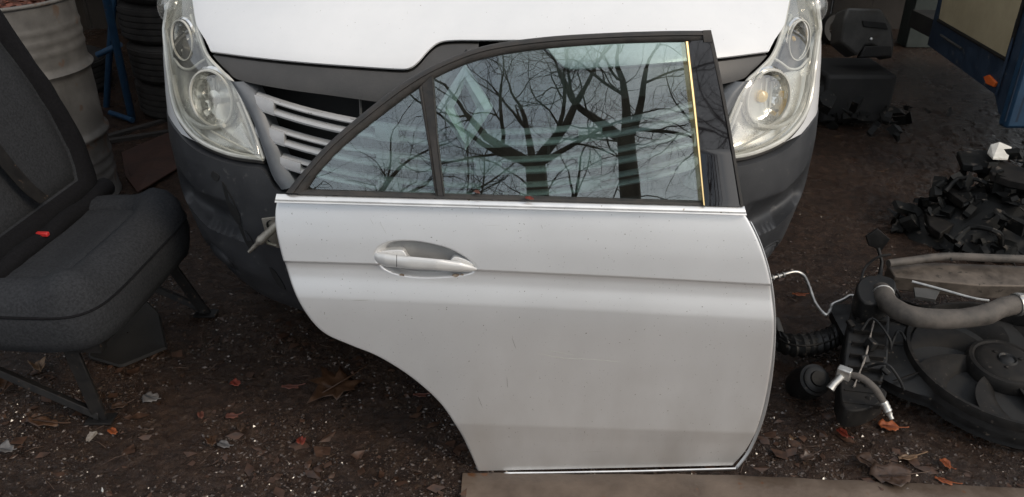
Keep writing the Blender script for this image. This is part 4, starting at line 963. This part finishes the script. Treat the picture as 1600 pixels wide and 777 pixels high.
# ================================================================== SCRAP HEAP (right, behind the radiator)
hp = M(); HC = np.array([2.0, 2.80, 0])
for k in range(420):
    a = random.uniform(0, 6.28); r_ = math.sqrt(random.random()); x = HC[0] + .50 * r_ * math.cos(a); y = HC[1] + .27 * r_ * math.sin(a); z = random.random() * .33 * max(0.05, 1 - r_ ** 2.2)
    shard(hp, np.array([x, y, z]), random.uniform(.02, .065), random.uniform(.3, .9), seed=k)
for k in range(16):
    a = random.uniform(0, 3.1); p0 = HC + np.array([random.uniform(-.42, .3), random.uniform(-.27, .1), random.uniform(.04, .2)])
    hp.tube(smooth_curve([p0, p0 + np.array([.06, .03, .04]), p0 + np.array([.12, -.03, .05]), p0 + np.array([.18, .02, -.02])], 12), random.uniform(.004, .011), 8)
hp.grid([[(HC[0] + .46 * s_ * math.cos(a), HC[1] + .25 * s_ * math.sin(a), .2 * (1 - s_ ** 2) + .01) for a in np.linspace(0, 6.28, 30)] for s_ in (1.05, .8, .5, .2, .01)])
tag(hp.build('scrap_heap', MT['scrap'], smooth=False), 'heap of broken black plastic car scrap behind the radiator pack', 'scrap heap', kind='stuff')
for nm, pix, z_, m_, lab in (('scrap_plate', ((1472, 290), (1500, 278), (1517, 276), (1514, 312), (1506, 316), (1484, 300)), .17, 'plast2', 'flat grey scrap plate on the left side of the black scrap heap'),
                             ('scrap_plate', ((1446, 330), (1468, 328), (1492, 350), (1470, 364), (1452, 352)), .10, 'plast2', 'rounded grey scrap plate at the lower left of the scrap heap'),
                             ('scrap_slab', ((1548, 258), (1562, 250), (1600, 262), (1625, 268), (1622, 290), (1580, 282), (1550, 272)), .26, 'plast2', 'grey slab lying across the top right of the scrap heap'),
                             ('scrap_slab', ((1496, 236), (1540, 234), (1560, 248), (1548, 262), (1505, 256)), .24, 'scrap', 'dark slab under the white card on the scrap heap')):
    b = M(); P = [G(x, y, z_ + (y - 300) * -.0004) for x, y in pix]; b.prism(P, (0, 0, 1), .03); tag(b.build(nm, MT[m_], bevel=.004), lab, 'scrap piece')
b = M(); c = G(1560, 236, .295); P = [(1543, 238), (1548, 226), (1562, 222), (1581, 230), (1575, 248), (1552, 247)]; b.prism([G(x, y, .285 + .012 * (i % 3)) for i, (x, y) in enumerate(P)], (0, 0, 1), .006)
tag(b.build('crumpled_card', MT['paper'], smooth=False), 'crumpled white card on top of the black scrap heap', 'card')

# ================================================================== BLUE TRAILER (top right)
A0 = G(1568, 189, .30); A1 = G(1450, 71, .36); sdir = A1 - A0; sdir[2] = 0; sdir /= np.linalg.norm(sdir); sn = np.array([-sdir[1], sdir[0], 0])
if sn[0] > 0: sn = -sn
def PS(px, py, c=0): return on_plane(px, py, A0 + sn * c, sn)
tl = empty('trailer', (A0[0], A0[1], 0), 'dark blue trailer with cream side panel and orange marker at the top right', 'trailer')
b = M(); P = [PS(x, y) for x, y in ((1449, 70), (1554, 147), (1560, 176), (1570, 190))] + [A0 + Z3 * 1.9, PS(1449, 70) * [1, 1, 0] + Z3 * 2.2]; b.prism(P, sn, .05); b.build('side_frame', MT['dblue'], tl, smooth=False)
b = M(); P = [PS(1466, 32, .006), PS(1573, 94, .006), PS(1604, -12, .006), PS(1640, -150, .006), PS(1500, -150, .006)]; b.prism(P, sn, .012); b.build('cream_panel', MT['cream'], tl, bevel=.003)
b = M(); b.tube([PS(1466, 32, .008), PS(1573, 94, .008), PS(1604, -12, .008), PS(1640, -150, .008)], .009, 8); b.build('panel_edging', MT['plast2'], tl)
b = M(); P = [PS(x, y, .012) for x, y in ((1536, 120), (1544, 117), (1555, 129), (1552, 136), (1540, 131))]; b.prism(P, sn, .012); mo = b.build('marker_lamp', MT['orange'], tl, bevel=.002)
b = M(); b.tube([PS(1556, 148, .01), PS(1573, 94, .01), PS(1590, 30, .01)], .006, 8); b.build('corner_bead', MT['dblue'], tl)
b = M(); b.tube([PS(1470, 55, .006), PS(1502, 76, .006)], .006, 8); b.build('latch_rod', MT['greyc'], tl)
fd = -sdir * 0 + np.array([.96, .05, 0]); P = [A0 + Z3 * -.03, A0 + fd * 1.2 + Z3 * -.05, A0 + fd * 1.2 + Z3 * 1.9, A0 + Z3 * 1.9]
b = M(); b.prism([p - np.array([0, .02, 0]) for p in P], (0, -1, 0), .06); b.build('end_panel', MT['blue'], tl, bevel=.015)
b = M(); b.box(A0 + fd * .7 + sdir * .9 + Z3 * .06, (.9, 1.6, .1)); b.build('chassis', MT['dark'], tl, smooth=False)

# post, covered engine, crate in the dark
pb = G(1432, 76); b = M(); b.box((pb[0] + .03, pb[1] + .1, 1.1), (.20, .16, 2.2)); tag(b.build('steel_post', mat('grey green steel', (.022, .032, .03), (.04, .05, .046), rough=.6, scale=14), bevel=.006), 'grey green steel post left of the blue trailer', 'post')
eb = G(1345, 206); eng = empty('scrap_engine', eb, 'scrap engine with a grey moulded cover standing in the dark yard', 'engine')
b = M(); b.box((eb[0] - .02, eb[1] + .24, .15), (.36, .36, .26)); b.build('engine_block', MT['dark'], eng, bevel=.02)
yb = eb[1] + .12
ck = M()
for k in range(70):
    shard(ck, np.array([eb[0] + rng.normal(-.02, .2), eb[1] + rng.normal(.1, .13), abs(rng.normal(.06, .08))]), rng.uniform(.02, .07), rng.uniform(.3, .9), seed=900 + k)
tag(ck.build('scrap_clutter', MT['scrap'], smooth=False), 'dark clutter of small scrap heaped round the old engine', 'scrap', kind='stuff')
b = M(); P = [at_y(x, y, yb) for x, y in ((1325, 12), (1378, 14), (1394, 40), (1398, 68), (1395, 92), (1362, 70), (1352, 72), (1340, 88), (1313, 66), (1318, 30))]; b.prism(P, (0, -1, .35), .14); b.build('grey_cover', MT['greyc'], eng, bevel=.012)
b = M(); P = [at_y(x, y, yb - .012) for x, y in ((1348, 32), (1384, 36), (1388, 46), (1350, 42))]; b.prism(P, (0, -1, .35), .03); b.build('cover_slot', MT['black'], eng, bevel=.003)
b = M(); P = [at_y(x, y, yb - .006) for x, y in ((1352, 72), (1393, 72), (1393, 88), (1344, 90))]; b.prism(P, (0, -1, .35), .05); b.build('lower_cover', MT['dark'], eng, bevel=.006)
b = M(); b.lathe([(.008, 0), (.006, .008), (.001, .01)], at_y(1361, 61, yb - .012), (0, -1, .3), 12); b.build('cover_bolt', MT['chrome'], eng)
for i, (x, y, s_) in enumerate(((1302, 46, .11),)):
    c = G(x, y, s_ * .9); ax = (.3, -1, .35); tp_ = M(); tp_.lathe([(s_ * .5, -.03), (s_ * .9, -.035), (s_, 0), (s_ * .9, .035), (s_ * .5, .03), (s_ * .48, 0), (s_ * .5, -.03)], c, ax, 28); tag(tp_.build('brake_drum', MT['dark']), ['dark round brake drum on the ground left of the scrap engine', 'small dark brake drum at the foot of the steel post'][i], 'brake drum')

# ================================================================== TREES BEHIND THE CAMERA (seen mirrored in the door glass)
def tree(name, base, h0, r0, label, seed, limbs, depth=6, twig=.9):
    rg = random.Random(seed); t = empty(name, base, label, 'tree', 'bare trees mirrored in the door glass')
    tr_ = M(); crown = M(); base = np.array(base, float)
    top = base + np.array([rg.uniform(-.35, .35), 0, h0])
    tr_.tube(smooth_curve([base, base + (top - base) * .4 + np.array([.05, 0, 0]), top], 14), np.linspace(r0 * 1.3, r0 * .86, 14) * (1 + .05 * np.sin(np.arange(14) * 1.9)), 14); tr_.build('trunk', MT['bark'], t)
    def grow(p, d, L, r_, lev, m_):
        pts = [p]; q = p.copy(); dd = d / np.linalg.norm(d); nseg = 5 if lev < 3 else 4
        for i in range(nseg):
            dd = dd + np.array([rg.gauss(0, .13 if lev < 2 else .26), rg.gauss(0, .14), rg.gauss(.02, .12 if lev < 2 else .24)]); dd /= np.linalg.norm(dd); q = q + dd * L / nseg; pts.append(q.copy())
        rad_ = np.linspace(r_, r_ * (.42 if lev == 0 else .55), len(pts)); m_.tube(pts, rad_, 7 if lev < 2 else (5 if lev < 4 else 3), cap=False)
        if lev >= depth: return
        kids = 4 if (0 < lev < 3 or (lev == depth - 1 and rg.random() < .5)) else 3
        for k in range(kids):
            i = len(pts) - 1 if k == 0 else rg.randint(1, len(pts) - 2)
            sp_ = .35 if k == 0 else rg.uniform(.6, 1.1)
            nd = dd * math.cos(sp_) + math.sin(sp_) * (lambda v_: v_ / np.linalg.norm(v_))(np.array([rg.gauss(0, 1), rg.gauss(0, .6), rg.gauss(0, .8)]))
            grow(pts[i], nd, L * rg.uniform(.60, .84), rad_[i] * (.78 if k == 0 else .5), lev + 1, m_)
    for (dx, dy, dz, L, fr__) in limbs:
        lm = M(); grow(top - np.array([0, 0, .12]), np.array([dx, dy, dz], float), L, r0 * min(.56, fr__), 0, lm); lm.build('limb', MT['bark'], t, sharp=0)
tree('bare_tree', (1.62, -12.0, 0), 5.25, .24, 'stout bare tree with a low fork, mirrored in the middle of the door window', 3, [(-.8, .1, .7, 1.9, .5), (.35, .1, 1.0, 1.8, .62), (-.1, -.2, 1, 1.5, .38), (.95, .2, .45, 1.5, .3), (-1, -.1, .42, 1.9, .32)], 6)
tree('bare_tree', (3.42, -12.4, 0), 5.9, .22, 'bare tree with a straight trunk, mirrored beside the pillar of the door window', 11, [(-.5, .1, .8, 1.5, .6), (.6, 0, .7, 1.6, .5), (.1, .3, 1, 1.6, .6), (-.9, 0, .2, 1.3, .35)], 6)
tree('bare_tree', (5.25, -12.0, 0), 5.4, .10, 'slender bare tree mirrored in the black door pillar', 5, [(-.4, 0, .8, 1.2, .7), (.5, 0, .9, 1.3, .7), (.05, .1, 1, 1.2, .6)], 5)
tree('bare_tree', (-1.9, -13.2, 0), 4.3, .16, 'spreading bare tree mirrored in the small rear window of the door', 21, [(.9, .1, .4, 2.0, .7), (-.7, .1, .6, 1.7, .6), (.3, 0, 1, 1.7, .6), (1, 0, .05, 1.9, .4)], 6)
tree('bare_tree', (2.9, -16.5, 0), 5.0, .10, 'thin distant bare tree between the two stout mirrored trees', 44, [(.9, .1, .5, 1.9, .6), (-.8, .1, .6, 1.9, .6), (.2, 0, 1, 1.9, .6), (-.4, .1, 1, 1.7, .5)], 6)
tree('bare_tree', (.4, -17.5, 0), 4.6, .15, 'distant bare tree filling the gaps low in the mirrored view', 31, [(.9, .1, .35, 2.0, .7), (-.8, .1, .4, 2.0, .6), (.2, 0, .8, 1.7, .6), (-1, 0, .3, 2.2, .4)], 6)

# ================================================================== LEAVES, STONES, LITTER
LM = dict(orange=leafmat('orange leaf', (.20, .048, .016), (.34, .095, .028)), red=leafmat('red leaf', (.13, .02, .013), (.21, .04, .022)), brown=leafmat('brown leaf', (.035, .017, .009), (.085, .040, .018)),
          dark=leafmat('dark wet leaf', (.035, .02, .013), (.075, .042, .026)), tan=leafmat('tan leaf', (.11, .062, .034), (.21, .13, .07)), grey=leafmat('grey wet leaf', (.085, .08, .078), (.16, .15, .145)), pinkish=leafmat('reddish brown leaf', (.09, .032, .022), (.16, .06, .04)))
def leaf(px, py, size, kind, m_, rot_, curl, label, squash=1.0, z=None, stem=True):
    c = G(px, py, .012) if z is None else z; L = size / 690.
    if kind == 'maple':
        A_ = [(0, -.5), (.12, -.42), (.42, -.5), (.33, -.28), (.62, -.12), (.40, .02), (.52, .30), (.26, .22), (.16, .40), (0, .72), (-.16, .40), (-.26, .22), (-.52, .30), (-.40, .02), (-.62, -.12), (-.33, -.28), (-.42, -.5), (-.12, -.42)]
    elif kind == 'oval': A_ = [(.30 * math.sin(q) * (1 - .25 * math.cos(q)), -.5 * math.cos(q)) for q in np.linspace(0, 2 * math.pi, 18, endpoint=False)]
    elif kind == 'narrow': A_ = [(.17 * math.sin(q), -.5 * math.cos(q)) for q in np.linspace(0, 2 * math.pi, 16, endpoint=False)]
    else: A_ = [(.40 * math.sin(q) * (1 + .22 * math.sin(5 * q + size)), -.5 * math.cos(q) * (1 + .15 * math.sin(3 * q))) for q in np.linspace(0, 2 * math.pi, 20, endpoint=False)]
    rg = random.Random(size * 7 + int(px)); mm = M(); cr, sr = math.cos(rot_), math.sin(rot_); ri = []
    for s_ in (1, .72, .4, .02):
        row = []
        for i, (a, b) in enumerate(A_):
            a_, b_ = a * s_, b * s_; zz = curl * L * ((a_ * 2) ** 2 + .6 * b_ ** 2) + L * .05 * math.sin(i * 2.1 + s_ * 5) * s_ + L * .06 * abs(a_) 
            x_, y_ = (a_ * cr - b_ * sr) * L, (a_ * sr + b_ * cr) * L * squash; row.append(c + np.array([x_, y_, zz + .001]))
        ri.append(row)
    mm.grid([[p - np.array([0, 0, .0012]) for p in ri[0]]] + ri, closed_v=True)
    if stem: mm.tube([c + np.array([(-b * sr) * L, (b * cr) * L * squash, .004 + .004 * t]) for t, b in ((0, .3), (1, -.5), (2, -.8), (3, -.95))], .0011 + L * .008, 5)
    tag(mm.build('leaf', LM[m_], sharp=0), label, 'leaf', 'fallen leaves on the yard')
for a in ((522, 606, 88, 'maple', 'brown', 2.4, .10, 'big brown maple leaf on the mud left of the door cut-out'),
          (453, 605, 34, 'narrow', 'pinkish', 1.5, .2, 'small pinkish narrow leaf left of the big brown maple leaf'),
          (1248, 461, 30, 'narrow', 'orange', 1.3, .3, 'orange leaf beneath the bent aluminium pipe'),
          (1316, 678, 26, 'oval', 'red', .4, .4, 'red leaf below the black radiator end tank'),
          (1388, 668, 34, 'ragged', 'orange', 1.2, .2, 'torn brown orange leaf under the small hose fitting'),
          (1477, 726, 24, 'oval', 'orange', .2, .5, 'bright orange curled leaf below the fan'),
          (1474, 752, 28, 'narrow', 'orange', .9, .2, 'orange leaf lying nearest the bottom edge at the right'),
          (1393, 745, 66, 'ragged', 'dark', 1.6, .15, 'large crumpled grey brown leaf near the concrete strip'),
          (1418, 716, 36, 'narrow', 'tan', 1.7, .5, 'tan curled leaf just behind the large crumpled leaf'),
          (1352, 722, 36, 'ragged', 'dark', .6, .3, 'dark brown folded leaf left of the large crumpled leaf'),
          (62, 574, 36, 'ragged', 'tan', .6, .6, 'pale orange curled leaf below the black seat cushion'),
          (66, 660, 66, 'narrow', 'brown', 1.35, .2, 'long brown leaf lying left of the front seat leg'),
          (176, 675, 22, 'oval', 'orange', .9, .3, 'small orange leaf right beside the seat foot'),
          (350, 696, 26, 'oval', 'grey', 1.1, .3, 'pale grey leaf with a stem in the middle of the mud'),
          (331, 690, 24, 'ragged', 'brown', .4, .4, 'ochre curled leaf touching the pale grey leaf'),
          (362, 651, 24, 'oval', 'pinkish', 1.5, .2, 'reddish leaf on the mud above the grey leaf'),
          (367, 600, 22, 'ragged', 'red', .9, .3, 'dark red leaf fragment furthest up the open mud'),
          (314, 650, 20, 'oval', 'pinkish', .5, .5, 'small folded pinkish leaf left of the reddish leaf'),
          (12, 600, 50, 'ragged', 'brown', .3, .5, 'brown leaf cluster at the left edge under the seat'),
          (8, 704, 30, 'ragged', 'grey', 1.3, .5, 'pale curled leaf at the left edge of the photo'),
          (376, 668, 22, 'oval', 'dark', .3, .2, 'dark leaf just right of the reddish leaf'),
          (234, 622, 34, 'ragged', 'grey', 1.1, .05, 'flat grey leaf on the wet mud behind the seat leg'),
          (186, 636, 30, 'oval', 'dark', 1.9, .4, 'dark rolled leaf lying just behind the seat foot'),
          (1236, 684, 14, 'narrow', 'tan', .2, .2, 'tiny tan leaf close to the lower door corner'),
          (1262, 716, 26, 'ragged', 'dark', 1.9, .4, 'dark leaf scrap at the foot of the door edge'),
          (1376, 268, 22, 'narrow', 'brown', 1.4, .2, 'brown leaf on bare ground left of the scrap heap'),
          (1357, 270, 16, 'oval', 'dark', 1.0, .2, 'dark small leaf beside the brown leaf near the scrap heap'),
          (1308, 214, 18, 'oval', 'tan', 1.0, .2, 'dull tan leaf on the ground right of the van wing'),
          (656, 618, 26, 'narrow', 'pinkish', 1.4, .2, 'reddish brown leaf partly tucked behind the door curve'),
          (1345, 214, 16, 'oval', 'dark', 1.5, .1, 'dark leaf on the ground below the scrap engine'),
          (470, 690, 20, 'ragged', 'red', .5, .3, 'dull red leaf scrap low on the mud left of the door')): leaf(*a)
leaf(827, 312, 14, 'oval', 'red', 1.2, .3, 'red leaf fragment stuck on the door belt moulding', z=PL(827, 311, .012), stem=False)
leaf(746, 298, 12, 'oval', 'pinkish', .8, .3, 'pink leaf fragment at the bottom of the door glass', z=PU(745, 301, .006), stem=False)
b = M(); shard(b, G(160, 769, .012), .014, .6, seed=5); tag(b.build('plastic_scrap', MT['paper'], smooth=False), 'small white plastic scrap at the bottom left', 'plastic scrap')
b = M(); shard(b, G(146, 684, .012), .02, .8, seed=9, rot_=(.3, .1, .1)); tag(b.build('stone', MT['pale'], smooth=False), 'pale grey stone just below the seat foot', 'stone')

def pebbles(name, n_, smin, smax, m_, lab, box, seed, flat=.6, clump=0):
    rg = np.random.default_rng(seed); V = []; F = []
    base = np.array([[1, 0, 0], [-1, 0, 0], [0, 1, 0], [0, -1, 0], [0, 0, 1], [0, 0, -1]], float); fc = np.array([(0, 2, 4), (2, 1, 4), (1, 3, 4), (3, 0, 4), (2, 0, 5), (1, 2, 5), (3, 1, 5), (0, 3, 5)])
    X = []; tries = 0
    while len(X) < n_ and tries < n_ * 6:
        tries += 1; x = rg.uniform(box[0], box[1]); y = box[2] + (box[3] - box[2]) * rg.random() ** 1.3
        if clump and nz(x, y, 3.1, 17) * 1.6 + nz(x, y, 9, 4) < rg.uniform(-.9, .75): continue
        if y > 2.2 and rg.random() < min(.85, (y - 2.2) * 2.5): continue
        X.append((x, y, gfine(x, y)))
    X = np.array(X); k = len(X); s_ = smin + (smax - smin) * rg.random(k) ** 4; q = rg.uniform(0, 6.28, k); cq, sq = np.cos(q)[:, None], np.sin(q)[:, None]
    P = base[None] * s_[:, None, None] * rg.uniform(.6, 1.25, (k, 6, 1)) * np.array([1.3, .9, flat]) + rg.normal(0, 1, (k, 6, 3)) * s_[:, None, None] * .18
    V = np.stack([P[..., 0] * cq - P[..., 1] * sq + X[:, 0:1], P[..., 0] * sq + P[..., 1] * cq + X[:, 1:2], P[..., 2] + X[:, 2:3] + s_[:, None] * .2], -1).reshape(-1, 3).tolist()
    F = (fc[None] + (np.arange(k) * 6)[:, None, None]).reshape(-1, 3).tolist()
    mm = M(); mm.v = V; mm.f = F; o_ = mm.build(name, m_, smooth=True, sharp=45); return tag(o_, lab, 'grit', kind='stuff')
pebbles('gravel', 56000, .0010, .0055, MT['stone'], 'dark wet grit scattered over the yard', (-1.8, 2.3, 1.05, 3.0), 1, clump=1)
pebbles('pale_gravel', 450, .0010, .0048, MT['pale'], 'pale small grit and chips scattered over the yard', (-1.8, 2.2, 1.05, 2.9), 2, clump=1)
pebbles('leaf_litter', 3200, .002, .020, MT['litter'], 'tiny brown leaf bits trodden into the mud', (-1.8, 2.0, 1.05, 2.5), 3, flat=.15, clump=1)
tw = M(); rg = random.Random(4)
for k in range(170):
    x = rg.uniform(-1.6, 1.9); y = rg.uniform(1.42, 2.5); a = rg.uniform(0, 3.14); L = rg.uniform(.015, .075); z = gfine(x, y) + .003; d = np.array([math.cos(a), math.sin(a), 0]); p = np.array([x, y, z]); nn_ = np.array([-d[1], d[0], 0]) * rg.uniform(-.12, .12) * L
    tw.tube([p - d * L / 2, p + nn_ + Z3 * .001, p + d * L / 2], rg.uniform(.0006, .0014), 4)
tag(tw.build('twigs', MT['tan'] if 'tan' in MT else LM['dark'], sharp=0), 'thin twigs and stalks strewn over the mud', 'twigs', kind='stuff')
